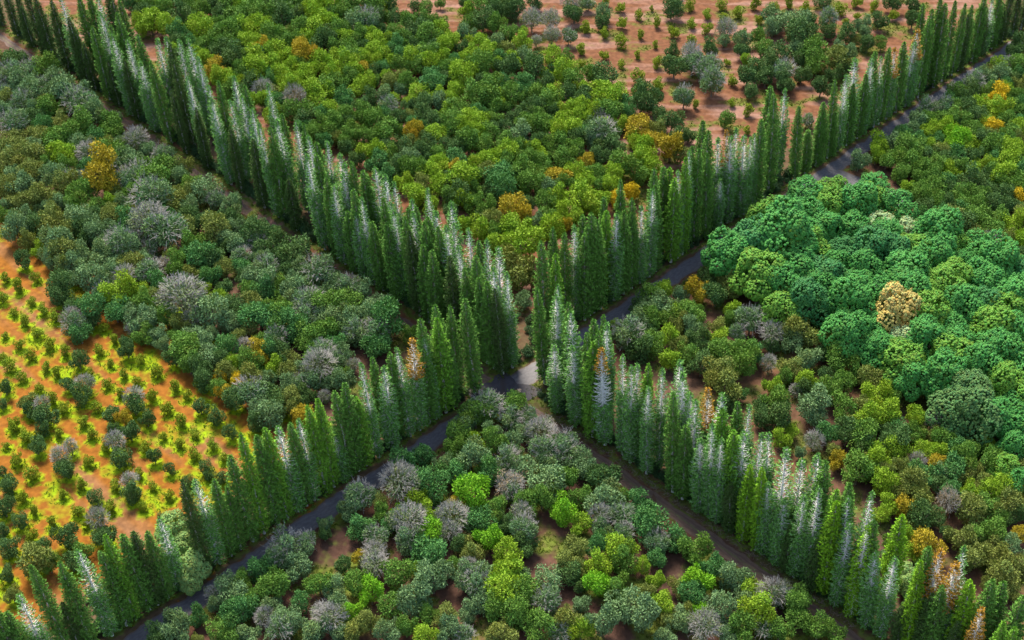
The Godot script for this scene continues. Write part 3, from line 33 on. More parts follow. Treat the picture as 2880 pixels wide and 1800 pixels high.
# the pines of the four avenue arms: x, z and height in metres, by arm and look
var pine_spots := {
	"NW_d": [-159.2, -170.7, 14, -157.1, -168.4, 14, -150.6, -161.8, 16.7, -145.6, -156.6, 17.4, -143.9, -154.8, 14, -138.6, -149.4, 23.8, -137.4, -148.1, 15, -135.4, -146.1, 21.9, -129.4, -139.9, 23.3, -123, -133.3, 21.4, -121.8, -132, 17.2, -119.1, -129.2, 15.6, -110.9, -134.6, 30, -110.4, -120.3, 15.2, -108.5, -132.1, 27.8, -103.2, -112.8, 19.5, -88.8, -108.2, 27.2, -86.9, -96, 19.8, -85.1, -98.9, 27.4, -79.8, -88.6, 19, -69.1, -77.6, 20, -62.2, -70.4, 21.2, -52.6, -60.5, 16.1, -19.7, -26.6, 25.2, -10.7, -17.2, 25, -0, -6.2, 24.7],
	"NW_w": [-124, -135.6, 27.7, -112.7, -132.5, 28.8, -110, -124.6, 27.8, -105.6, -115.3, 26.3, -101.1, -113.2, 25.7, -97.5, -106.9, 22.4, -92, -109.9, 27.6, -90.9, -113, 26.7, -86.4, -108.8, 28.1, -82.9, -107.7, 29, -81.2, -93.5, 25.9, -80.8, -103.9, 25.4, -74.4, -85.6, 27.6, -72.4, -81, 26.7, -69.7, -93.3, 26, -68, -81.6, 25.9, -66.2, -83.6, 25.5, -62.3, -74.5, 27.7, -59, -86.5, 27.9, -58, -66.2, 28.8, -54.4, -67.9, 28.5, -50.5, -68.3, 27.9, -45.6, -62.3, 27.6, -44.7, -52.4, 28.5, -41.7, -60.4, 27.2, -39.1, -46.6, 24, -38.1, -55, 27.1, -36.7, -50.6, 27.3, -36.5, -49, 25.5, -33.8, -41.1, 19.6, -31.2, -38.4, 26, -28.7, -46.2, 29, -26, -43.4, 28.9, -24.3, -36.9, 25.9, -23.9, -43.4, 26.9, -23.6, -32.3, 26.8, -19.2, -38, 25.9, -18.5, -30.1, 27.9, -16.6, -42.3, 25.7, -13.5, -31, 27.4, -11.1, -24.9, 27.8, -10.9, -33.8, 28.1, -9.9, -27.2, 26.9, -8.1, -18, 27.5, -6, -23.1, 28.3, -2, -16.4, 30.4, -0.3, -8.7, 28.9, -0.3, -16.8, 28, 2.1, -8.3, 27.5],
	"NW_n": [-119.3, -136.3, 26.4, -117.7, -139.4, 26.2, -113.9, -123.9, 23.8, -108.4, -122.9, 24.8, -107.8, -135.7, 25.5, -105.4, -124.6, 27.4, -98.2, -114.5, 26.3, -91.9, -101.1, 25.7, -72.4, -88.3, 27.3, -65.4, -87.1, 26.7, -56.3, -65.6, 27.5, -55.5, -77.3, 24.3, -48.8, -70.4, 25.8, -44.8, -64.1, 24.4, -43.6, -57.2, 25.7, -41.2, -48.7, 24.9, -36.2, -43.6, 18.3, -34.9, -50, 28, -33.3, -42.7, 25.4, -32, -47.1, 27.6, -31.4, -48.6, 25.4, -29, -36.2, 20.8, -25.8, -34.6, 28.3, -25.2, -32.2, 23.2, -21.1, -29.3, 26.9, -21, -34.7, 25.5, -18.4, -35.1, 25.6, -17.4, -24.2, 22.8, -16.6, -27.2, 26.9, -15.5, -29.9, 26.5, -15.1, -21.7, 23.5, -12.8, -25.8, 26.7, -6.9, -13.3, 24.7, -4.8, -12.9, 28.3, -3.7, -23.4, 24.8, -3.5, -9.8, 24.8, -1.9, -8.1, 25.1],
	"SW_n": [-86, 79.7, 21.3, -84.5, 78.3, 24.4, -83.4, 77.2, 20.8, -78.4, 72.1, 27, -75.4, 69.1, 24.1, -70.2, 63.9, 21.1, -66.6, 60.3, 21.5, -63.6, 57.4, 18.9, -53.2, 47, 21.8, -51.5, 45.3, 18.1, -49.4, 43.2, 24.2, -45.1, 38.9, 25.2, -39.8, 33.7, 23.4, -31.4, 25.2, 24.2, -30, 23.8, 24.8, -25.1, 14.7, 23.6, -22.1, 13.8, 24, -15.9, 9.8, 21.4, -15.2, 7, 27.3, -12.3, 2.8, 27.4, -10.7, 4.6, 19.3, -9.7, 1.1, 26, -6.2, 0.2, 27.1],
	"SW_w": [-81, 74.7, 22.6, -72.4, 66.2, 24.1, -61.6, 55.4, 20.5, -55.1, 48.9, 24.1, -41.4, 35.2, 24.2, -38.4, 32.2, 23.2, -32.7, 26.6, 14.2, -26.1, 20, 27, -23.3, 17.2, 23.4, -19.8, 13.7, 25.6, -14.5, 8.4, 23.3],
	"SW_d": [-76.8, 70.6, 15.2, -65.2, 59, 20.7, -57.3, 51.1, 26],
	"SW_b": [-68.7, 62.5, 23.8, -47.4, 41.2, 28.2, -43.3, 37.2, 25.7, -36.2, 30.1, 24.6, -34.7, 28.5, 25, -28.5, 22.3, 19.6, -12.4, 6.3, 26.9],
	"SW_o": [-17.9, 11.8, 26.3],
	"SE_n": [9.3, -3.1, 27.1, 15.6, 2.1, 27.6, 18.5, 12.1, 28, 20.3, 6.6, 26.8, 21.1, 13.8, 29.9, 22.8, 6.2, 27.6, 35, 30, 27.8, 36.8, 31.9, 21.3, 47.2, 31.4, 26.9, 60.3, 50, 29.7, 63.7, 54.4, 28.4, 68, 61, 26, 75, 68.7, 27.7, 77.2, 73.6, 23.4, 84.3, 75.7, 27.4, 86.9, 74.1, 25.2, 88.6, 85.4, 26.3, 88.6, 78.5, 26.5],
	"NE_n": [9.6, -17.8, 28.8, 12.3, -26, 26.4, 14.3, -24.6, 26.1, 19, -32.2, 25.2, 19.1, -25.1, 25.3, 20.3, -26.7, 26.7, 21.4, -27.9, 29.1, 23, -29.1, 26.3, 24.6, -42.1, 23.5, 27.5, -33.9, 25.3, 28.7, -41.1, 28.9, 28.8, -34.8, 24.6, 30.7, -38.8, 25.4, 30.9, -36.9, 22.7, 36.6, -48.5, 27, 37.3, -43.7, 25.6, 39.5, -51, 25.8, 46.6, -56.4, 28.2, 47.5, -55.1, 28.2, 50.6, -60, 30.3, 50.6, -68.9, 27.5, 50.8, -56.7, 26, 65.2, -71.2, 26.5, 69.3, -76.9, 30.3, 70, -89.4, 25.3, 77.2, -83.1, 22.9, 80.4, -86.3, 14, 83.9, -89.8, 16.6, 85, -90.8, 19.4, 87.7, -93.6, 24.6, 88.8, -94.6, 14, 94, -99.9, 19.6, 97.6, -103.4, 20.5, 100.6, -107.7, 25, 105.1, -110.9, 24.4, 111.1, -117, 22.8, 119.2, -125, 25.4, 119.4, -132, 26.5, 120.2, -128.5, 26.6, 123, -131.3, 28.2, 125, -130.8, 27.2, 128.2, -134, 26.3, 132, -137.7, 23.5, 136.3, -142, 20.8, 139.9, -145.7, 21.7, 147.8, -153.5, 19],
	"SE_w": [11.9, 6.1, 19.7, 12.7, -3, 25.7, 12.7, -6.5, 25.6, 15.9, 10.3, 23, 16.2, 5.8, 28.4, 22.4, 10, 28.7, 25.4, 19.2, 28.5, 26.8, 21.5, 27.6, 28, 20.6, 27.1, 30, 24.8, 24.9, 32.8, 23.4, 28.5, 36.4, 20.2, 27.6, 37.4, 23.9, 27.5, 38, 26.2, 24.7, 38.7, 30.4, 26.8, 40, 35.1, 20.7, 41.8, 37, 26.7, 42.7, 32.4, 30.1, 43, 38.3, 23.8, 47, 38.5, 25.9, 48.6, 32, 26.8, 49.6, 40.7, 27.7, 51.1, 46.6, 20.6, 52, 38.9, 26.3, 53.4, 47.3, 30.6, 53.6, 49.2, 18.6, 56.5, 52.2, 23.1, 56.9, 45.7, 26, 58.8, 53.3, 26.5, 59, 47.4, 28.9, 63.3, 59.2, 23.6, 63.9, 56.4, 27.3, 66.6, 58.8, 30.9, 68.1, 64.2, 21.4, 70.3, 66.4, 22.5, 80.7, 70.7, 30.4],
	"NE_b": [12.3, -18.3, 24.9, 24.2, -33.2, 25.7, 41.2, -47.2, 25.2, 41.3, -51.9, 25.2, 44.3, -50.3, 29],
	"NE_w": [16.9, -25.1, 27.7, 26.4, -32.4, 25.5, 33, -39, 23.2, 35.4, -41.4, 26.3, 43, -49, 26.3, 45.3, -53.4, 29, 53.9, -59.9, 16.5, 54, -64.2, 25.6, 57, -63.8, 26.3, 58.5, -67.4, 26.4, 60.5, -66.5, 25, 61.8, -67.7, 23.7, 63.4, -69.4, 23.5, 72.7, -84.6, 27.4, 91.1, -97, 24.3, 94.6, -101.3, 26.8, 98.9, -104.7, 24.9, 103.4, -109.2, 22.8, 114.4, -120.2, 21, 144.4, -150.2, 18.9],
	"SE_b": [19.3, 13.8, 26.8, 29.8, 19.4, 26.1, 43.8, 33.5, 27.1, 45.8, 37.7, 25.5, 61.9, 54.7, 27.2, 85, 81.6, 23.7, 87.1, 83, 24],
	"SE_O": [21.8, 16.3, 27.5],
	"SE_o": [41, 27.1, 26.7, 76.6, 69.9, 28.4, 79, 72.4, 28, 82.8, 79.3, 24.6],
	"SE_d": [45.3, 40.6, 14, 55.2, 50.8, 14, 59.5, 55.3, 14, 72.9, 69.1, 14, 76, 72.4, 19.7, 80.1, 76.5, 17.3],
	"SE_B": [47.6, 42.9, 21.3, 50, 45.5, 23.4, 61.4, 56.4, 26.1, 72.4, 59.6, 25.9, 74.3, 70.2, 26.1, 81.5, 74.5, 26.1],
	"NE_o": [56.1, -65.5, 27.2, 107.7, -113.5, 23, 115.9, -121.7, 24.1],
	"SE_W": [65.7, 61.7, 25.6],
	"NE_d": [134.6, -140.4, 18.6, 141.9, -147.7, 17.4, 150, -155.8, 14.2, 152.1, -157.8, 17.8, 156.7, -162.4, 15.4, 160.2, -165.9, 15.5, 163.8, -169.5, 14],
}

var rng := RandomNumberGenerator.new()
var names := {}
var leaf_materials := {}
var bark: StandardMaterial3D
var pale_bark: StandardMaterial3D
var twig_bark: StandardMaterial3D

# ---------------------------------------------------------------- helpers

func numbered(called: String) -> String:
	var n: int = names.get(called, 0)
	names[called] = n + 1
	return called if n == 0 else "%s_%03d" % [called, n]

func ordinal(n: int) -> String:
	var tail := "th"
	if n % 100 < 11 or n % 100 > 13:
		tail = {1: "st", 2: "nd", 3: "rd"}.get(n % 10, "th")
	return str(n) + tail

func tag(o: Node, label: String, category: String, group := "", kind := "") -> void:
	if label: o.set_meta("label", label)
	if category: o.set_meta("category", category)
	if group: o.set_meta("group", group)
	if kind: o.set_meta("kind", kind)

func mesh_of(v: PackedVector3Array, index: PackedInt32Array, colors := PackedColorArray(), uv := PackedVector2Array(), normals := PackedVector3Array()) -> ArrayMesh:
	var a := []
	a.resize(Mesh.ARRAY_MAX)
	a[Mesh.ARRAY_VERTEX] = v
	a[Mesh.ARRAY_INDEX] = index
	if colors.size(): a[Mesh.ARRAY_COLOR] = colors
	if uv.size(): a[Mesh.ARRAY_TEX_UV] = uv
	if normals.size(): a[Mesh.ARRAY_NORMAL] = normals
	var m := ArrayMesh.new()
	m.add_surface_from_arrays(Mesh.PRIMITIVE_TRIANGLES, a)
	return m

func add_mesh(called: String, m: Mesh, material: Material, parent: Node) -> MeshInstance3D:
	var o := MeshInstance3D.new()
	o.name = called
	o.mesh = m
	o.material_override = material
	parent.add_child(o, true)
	return o

func somewhere() -> Vector3:
	var y := rng.randf_range(-1.0, 1.0)
	var a := rng.randf() * TAU
	var s := sqrt(1.0 - y * y)
	return Vector3(cos(a) * s, y, sin(a) * s)

class Leaves:
	var v := PackedVector3Array()
	var i := PackedInt32Array()
	var c := PackedColorArray()
	# a leaf or spray: a folded diamond from its stalk at p
	func leaf(p: Vector3, along: Vector3, across: Vector3, color: Color, fold := 0.25) -> void:
		var n := v.size()
		var up := along.cross(across).normalized() * across.length() * fold
		v.append(p); v.append(p + along * 0.5 + across + up); v.append(p + along); v.append(p + along * 0.5 - across + up)
		for k in 4: c.append(color)
		i.append_array([n, n + 1, n + 2, n, n + 2, n + 3])
	# a tapered stick with three sides
	func stick(p: Vector3, q: Vector3, r0: float, r1: float, color: Color) -> void:
		var n := v.size()
		var d := (q - p).normalized()
		var a := d.cross(Vector3(0.31, 0.87, 0.38)).normalized()
		var b := d.cross(a)
		for k in 3:
			var w := a * cos(k * TAU / 3.0) + b * sin(k * TAU / 3.0)
			v.append(p + w * r0); v.append(q + w * r1)
			c.append(color); c.append(color)
		for k in 3:
			var m := (k + 1) % 3
			i.append_array([n + 2 * k, n + 2 * k + 1, n + 2 * m + 1, n + 2 * k, n + 2 * m + 1, n + 2 * m])

# a swept round tube through points with a radius each
func tube(v: PackedVector3Array, idx: PackedInt32Array, points: Array, radii: Array, sides: int) -> void:
	var first := v.size()
	for k in points.size():
		var d: Vector3 = (points[mini(k + 1, points.size() - 1)] - points[maxi(k - 1, 0)]).normalized()
		var a := d.cross(Vector3(0.2, 0.1, 0.97)).normalized()
		var b := d.cross(a)
		for s in sides:
			var t := s * TAU / sides
			v.append(points[k] + (a * cos(t) + b * sin(t)) * radii[k])
	for k in points.size() - 1:
		for s in sides:
			var p := first + k * sides + s
			var q := first + k * sides + (s + 1) % sides
			idx.append_array([p, q, p + sides, q, q + sides, p + sides])

# ---------------------------------------------------------------- materials

func leaf_material(key: String, r: float, g: float, b: float, through := 0.5, shine := 0.7) -> void:
	var m := StandardMaterial3D.new()
	m.resource_name = "foliage_" + key
	m.albedo_color = Color(r, g, b).linear_to_srgb()
	m.vertex_color_use_as_albedo = true
	m.roughness = shine
	m.metallic_specular = 0.3
	m.backlight_enabled = true
	m.backlight = Color(through, through, through * 0.6)
	m.cull_mode = BaseMaterial3D.CULL_DISABLED
	leaf_materials[key] = m

func bark_material(called: String, r: float, g: float, b: float) -> StandardMaterial3D:
	var m := StandardMaterial3D.new()
	m.resource_name = called
	m.albedo_color = Color(r, g, b).linear_to_srgb()
	m.vertex_color_use_as_albedo = true
	m.roughness = 0.9
	return m

func materials() -> void:
	leaf_material("g", 0.100, 0.205, 0.030)
	leaf_material("t", 0.070, 0.190, 0.050)
	leaf_material("b", 0.195, 0.320, 0.020)
	leaf_material("B", 0.150, 0.350, 0.016)
	leaf_material("d", 0.066, 0.135, 0.036)
	leaf_material("o", 0.155, 0.195, 0.042)
	leaf_material("s", 0.130, 0.222, 0.092)
	leaf_material("w", 0.145, 0.190, 0.090)
	leaf_material("p", 0.250, 0.200, 0.135)
	leaf_material("y", 0.330, 0.260, 0.018)
	leaf_material("Y", 0.500, 0.360, 0.012)
	leaf_material("j", 0.190, 0.260, 0.014)
	leaf_material("k", 0.056, 0.215, 0.042)
	leaf_material("k2", 0.105, 0.245, 0.028)
	leaf_material("k3", 0.042, 0.165, 0.046)
	leaf_material("K", 0.075, 0.165, 0.048)
	leaf_material("P", 0.280, 0.380, 0.180)
	leaf_material("V", 0.190, 0.260, 0.250)
	leaf_material("A", 0.420, 0.330, 0.100)
	leaf_material("L", 0.200, 0.310, 0.090)
	leaf_material("h", 0.060, 0.120, 0.060)
	leaf_material("pine_n", 0.105, 0.245, 0.036, 0.34)
	leaf_material("pine_b", 0.145, 0.330, 0.028, 0.34)
	leaf_material("pine_B", 0.180, 0.370, 0.016, 0.34)
	leaf_material("pine_d", 0.062, 0.125, 0.024, 0.34)
	leaf_material("pine_w", 0.125, 0.295, 0.060, 0.34)
	leaf_material("pine_o", 0.360, 0.200, 0.022, 0.34)
	leaf_material("grass", 0.170, 0.240, 0.016)
	leaf_material("undergrowth", 0.045, 0.095, 0.034)
	bark = bark_material("bark", 0.16, 0.12, 0.095)
	pale_bark = bark_material("pale_bark", 0.56, 0.56, 0.56)
	twig_bark = bark_material("grey_twigs", 0.31, 0.295, 0.285)

# ---------------------------------------------------------------- tree shapes

# A rounded orchard crown of radius 1 about its centre at the height of 1: lobes, each clad in leaf sprays.
func broad_crown(seed_at: int, n_leaves: int, leaf_size: float, lobe_count: int, tall := 1.0) -> ArrayMesh:
	rng.seed = seed_at
	var lobes := [[Vector3(rng.randf_range(-0.1, 0.1), 0.96, rng.randf_range(-0.1, 0.1)), 0.52, 1.0]]
	for k in lobe_count:
		var d := somewhere()
		d.y = d.y * 0.75 + 0.12
		d = d.normalized()
		lobes.append([Vector3(0, 1.0, 0) + d * rng.randf_range(0.45, 0.86) * Vector3(1, 0.88 * tall, 1), rng.randf_range(0.18, 0.42), rng.randf_range(0.8, 1.2)])
	var total := 0.0
	for l in lobes: total += l[1] * l[1]
	var out := Leaves.new()
	for l in lobes:
		var n := int(n_leaves * l[1] * l[1] / total)
		var centre: Vector3 = l[0]
		var radius: float = l[1]
		var hue := rng.randf_range(-0.2, 0.2)
		for k in n:
			var d := somewhere()
			var deep := 1.0 - 0.5 * pow(rng.randf(), 2.2)
			var p := centre + d * radius * deep * rng.randf_range(0.9, 1.12)
			if p.y < 0.12: continue
			var hidden := false
			for o in lobes:
				if o != l and p.distance_to(o[0]) < o[1] * 0.78:
					hidden = true
					break
			if hidden: continue
			var along := (d * 0.8 + somewhere() * 0.8 + Vector3(0, -0.15, 0)).normalized()
			var across := along.cross((d + somewhere() * 0.7)).normalized()
			var size := leaf_size * rng.randf_range(0.65, 1.35)
			var tone: float = l[2] * rng.randf_range(0.7, 1.35)
			out.leaf(p, along * size, across * size * 0.34, Color(tone * (1.0 + hue), tone, tone * (1.0 - hue)))
	# stray sprays that break the outline
	for k in n_leaves / 14:
		var l: Array = lobes[1 + rng.randi() % lobe_count]
		var d := somewhere()
		var p: Vector3 = l[0] + d * l[1] * rng.randf_range(1.05, 1.3)
		if p.y < 0.3: continue
		var along := (d + somewhere() * 0.6).normalized()
		var tone := rng.randf_range(0.8, 1.3)
		out.leaf(p, along * leaf_size * 1.2, along.cross(somewhere()).normalized() * leaf_size * 0.34, Color(tone, tone, tone))
	return mesh_of(out.v, out.i, out.c)

# Bare pale twigs that reach out of a crown of radius 1.
func twig_sprays(seed_at: int, n: int, reach: float) -> ArrayMesh:
	rng.seed = seed_at
	var out := Leaves.new()
	for k in n:
		var d := somewhere()
		d.y = absf(d.y) * 0.95 + 0.02 if rng.randf() < 0.85 else d.y
		d = d.normalized()
		var p := Vector3(0, 1.0, 0) + d * rng.randf_range(0.55, 0.8)
		var q := Vector3(0, 1.0, 0) + d * rng.randf_range(0.86, reach) + somewhere() * 0.14
		var tone := rng.randf_range(0.65, 1.25)
		var col := Color(tone, tone, tone * 1.02)
		out.stick(p, q, 0.010, 0.006, col)
		for j in 3:
			var at := p.lerp(q, rng.randf_range(0.3, 0.95))
			out.stick(at, at + (d * 0.6 + somewhere()) * rng.randf_range(0.07, 0.17), 0.007, 0.004, col)
	return mesh_of(out.v, out.i, out.c)

func short_trunk(seed_at: int) -> ArrayMesh:
	rng.seed = seed_at
	var v := PackedVector3Array()
	var idx := PackedInt32Array()
	var top := Vector3(rng.randf_range(-0.08, 0.08), 0.55, rng.randf_range(-0.08, 0.08))
	tube(v, idx, [Vector3(0, -0.05, 0), Vector3(0, 0.12, 0), top], [0.085, 0.06, 0.05], 6)
	for k in 4:
		var a := k * TAU / 4.0 + rng.randf_range(-0.5, 0.5)
		var out := Vector3(cos(a), 0, sin(a))
		tube(v, idx, [top - Vector3(0, 0.06, 0), top + out * 0.25 + Vector3(0, 0.25, 0), top + out * 0.45 + Vector3(0, 0.65, 0)], [0.042, 0.03, 0.012], 5)
	return mesh_of(v, idx)

# A broad, heavy crown clad in many round leaf rosettes; radius 1 about the height of 1.2.
func rosette_crown(seed_at: int) -> ArrayMesh:
	rng.seed = seed_at
	var lobes := [[Vector3(0, 1.15, 0), 0.7, 1.0]]
	for k in 11:
		var a := k * TAU / 11.0 * 2.0 + rng.randf_range(-0.3, 0.3)
		var far := 0.62 if k < 6 else 0.34
		lobes.append([Vector3(cos(a) * far, rng.randf_range(0.78, 1.15) if k < 6 else rng.randf_range(1.3, 1.6), sin(a) * far), rng.randf_range(0.30, 0.44), rng.randf_range(0.82, 1.18)])
	var out := Leaves.new()
	var bumps := noise(seed_at, 0.9, 2)
	var spots: Array[Vector3] = []
	var tries := 0
	while spots.size() < 1150 and tries < 20000:
		tries += 1
		var l: Array = lobes[rng.randi() % lobes.size()]
		var d := somewhere()
		var p: Vector3 = l[0] + d * l[1] * (1.0 + 0.30 * bumps.get_noise_3dv((l[0] + d * l[1]) * 3.0))
		if p.y < 0.25: continue
		var bad := false
		for o in lobes:
			if o != l and p.distance_to(o[0]) < o[1] * 0.94:
				bad = true
				break
		if bad: continue
		for q in spots:
			if q.distance_squared_to(p) < 0.0030:
				bad = true
				break
		if bad: continue
		spots.append(p)
		var face := (d + Vector3(0, 0.5, 0)).normalized()
		var side := face.cross(Vector3(0.3, 0.2, 0.93)).normalized()
		var other := face.cross(side)
		var tone: float = l[2] * rng.randf_range(0.65, 1.3)
		var hue := rng.randf_range(-0.16, 0.18)
		var col := Color(tone * (1.0 + hue * 2.0), tone, tone * (1.0 - hue))
		var size := rng.randf_range(0.045, 0.078)
		var turn := rng.randf() * TAU
		for k in 7:
			var a := turn + k * TAU / 7.0
			var outward := side * cos(a) + other * sin(a)
			out.leaf(p + face * 0.04, (outward * 0.9 - face * 0.45) * size, (outward.cross(face)) * size * 0.36, col, 0.2)
		for k in 5:
			var a := turn + k * TAU / 5.0 + 0.4
			var outward := side * cos(a) + other * sin(a)
			out.leaf(p + face * 0.055, (outward * 0.75 + face * 0.05) * size * 0.7, (outward.cross(face)) * size * 0.28, col, 0.2)
	for k in 900:   # leaves further in
		var l: Array = lobes[rng.randi() % lobes.size()]
		var d := somewhere()
		var p: Vector3 = l[0] + d * l[1] * rng.randf_range(0.7, 0.95)
		if p.y < 0.25: continue
		var along := (d + somewhere()).normalized()
		var tone := rng.randf_range(0.8, 1.2)
		out.leaf(p, along * 0.12, along.cross(somewhere()).normalized() * 0.05, Color(tone, tone, tone))
	return mesh_of(out.v, out.i, out.c)

const PINE_TALL := 28.0

func pine_reach(h: float) -> float:
	var t := (PINE_TALL - h) / PINE_TALL
	return 1.72 * minf(1.0, pow(t * 2.6, 0.66)) * (1.0 - 0.18 * clampf((t - 0.6) / 0.4, 0.0, 1.0))

# A columnar pine of 28 m: close whorls of short, upturned branches. Returns [trunk, branches, foliage].
func pine_shape(seed_at: int, sprays: int, bare: float, spray_size: float, thick: float, leafy_from := 0.0, leafy_to := 2.0) -> Array:
	rng.seed = seed_at
	var v := PackedVector3Array()
	var idx := PackedInt32Array()
	var pts := []
	var radii := []
	var sway := Vector2(rng.randf_range(-0.25, 0.25), rng.randf_range(-0.25, 0.25))
	for k in 9:
		var t := k / 8.0
		pts.append(Vector3(sin(t * 3.0) * sway.x, t * (PINE_TALL - 0.3), sin(t * 2.3) * sway.y))
		radii.append(lerpf(0.34, 0.05, pow(t, 0.85)))
	tube(v, idx, pts, radii, 7)
	var trunk := mesh_of(v, idx)
	var wood := Leaves.new()
	var needles := Leaves.new()
	var h := rng.randf_range(0.8, 1.6)
	var from := rng.randf_range(0.44, 0.62)
	var clump := FastNoiseLite.new()
	clump.seed = seed_at
	clump.frequency = 0.35
	while h < PINE_TALL - 0.15:
		var t := h / PINE_TALL
		var axis := Vector3(sin(t * 3.0) * sway.x, h, sin(t * 2.3) * sway.y)
		var open := clampf(minf((t - from) / 0.12, (0.96 - t) / 0.06), 0.0, 1.0) if bare > 0.3 else 0.0
		var clear := lerpf(0.22, bare, open)
		var whorl := 6 + rng.randi() % 3 - int(open * 1.6)
		var turn := rng.randf() * TAU
		for k in whorl:
			var a := turn + k * TAU / whorl + rng.randf_range(-0.25, 0.25)
			var outward := Vector3(cos(a), 0, sin(a))
			var reach := pine_reach(h) * rng.randf_range(0.78, 1.12) * (1.0 + 0.28 * clump.get_noise_3d(cos(a) * 2.0, h * 0.8, sin(a) * 2.0))
			var mid := axis + outward * reach * 0.55 + Vector3(0, -0.03 * reach, 0)
			var tip := axis + outward * reach + Vector3(0, rng.randf_range(0.10, 0.40) * reach + 0.05, 0)
			var tone := rng.randf_range(0.75, 1.2)
			wood.stick(axis, mid, thick, thick * 0.75, Color(tone, tone, tone))
			wood.stick(mid, tip, thick * 0.75, thick * 0.4, Color(tone, tone, tone))
			if rng.randf() < clear * 0.18: continue   # a dead branch
			var n := maxi(2, int(lerpf(26.0, sprays, open if bare > 0.3 else 1.0) * clampf(reach / 1.6, 0.25, 1.2)))
			var shade := rng.randf_range(0.78, 1.25)
			for j in n:
				var s := rng.randf_range(clear, 1.02)
				var p := axis.lerp(mid, s / 0.55) if s < 0.55 else mid.lerp(tip, (s - 0.55) / 0.45)
				var along := (outward * 0.55 + Vector3(0, 0.45, 0) + somewhere() * 0.75).normalized()
				var across := along.cross(somewhere()).normalized()
				var size := spray_size * rng.randf_range(0.6, 1.3)
				var bright := shade * rng.randf_range(0.75, 1.3)
				var lift := somewhere() * 0.10
				var red := rng.randf_range(0.92, 1.1)
				if t < leafy_from or t >= leafy_to: continue
				needles.leaf(p + lift, along * size, across * size * 0.2, Color(bright * red, bright, bright))
		h += rng.randf_range(0.36, 0.52) * (1.0 + 0.55 * open)
	for k in 8 if leafy_to > 1.0 else 0:   # the leading shoot
		needles.leaf(Vector3(sin(3.0) * sway.x, PINE_TALL - 0.6, sin(2.3) * sway.y), Vector3(cos(k) * 0.15, 0.9, sin(k) * 0.15), Vector3(sin(k), 0, -cos(k)) * 0.08, Color(1.1, 1.1, 1.0))
	return [trunk, mesh_of(wood.v, wood.i, wood.c), mesh_of(needles.v, needles.i, needles.c)]

# ---------------------------------------------------------------- the setting

func noise(seed_at: int, frequency: float, octaves := 4) -> FastNoiseLite:
	var n := FastNoiseLite.new()
	n.seed = seed_at
	n.noise_type = FastNoiseLite.TYPE_SIMPLEX_SMOOTH
	n.frequency = frequency
	n.fractal_octaves = octaves
	return n

const FIELD := Rect2(-205, -225, 410, 330)
const FIELD_STEP := 0.25
var grass_spots := PackedVector3Array()

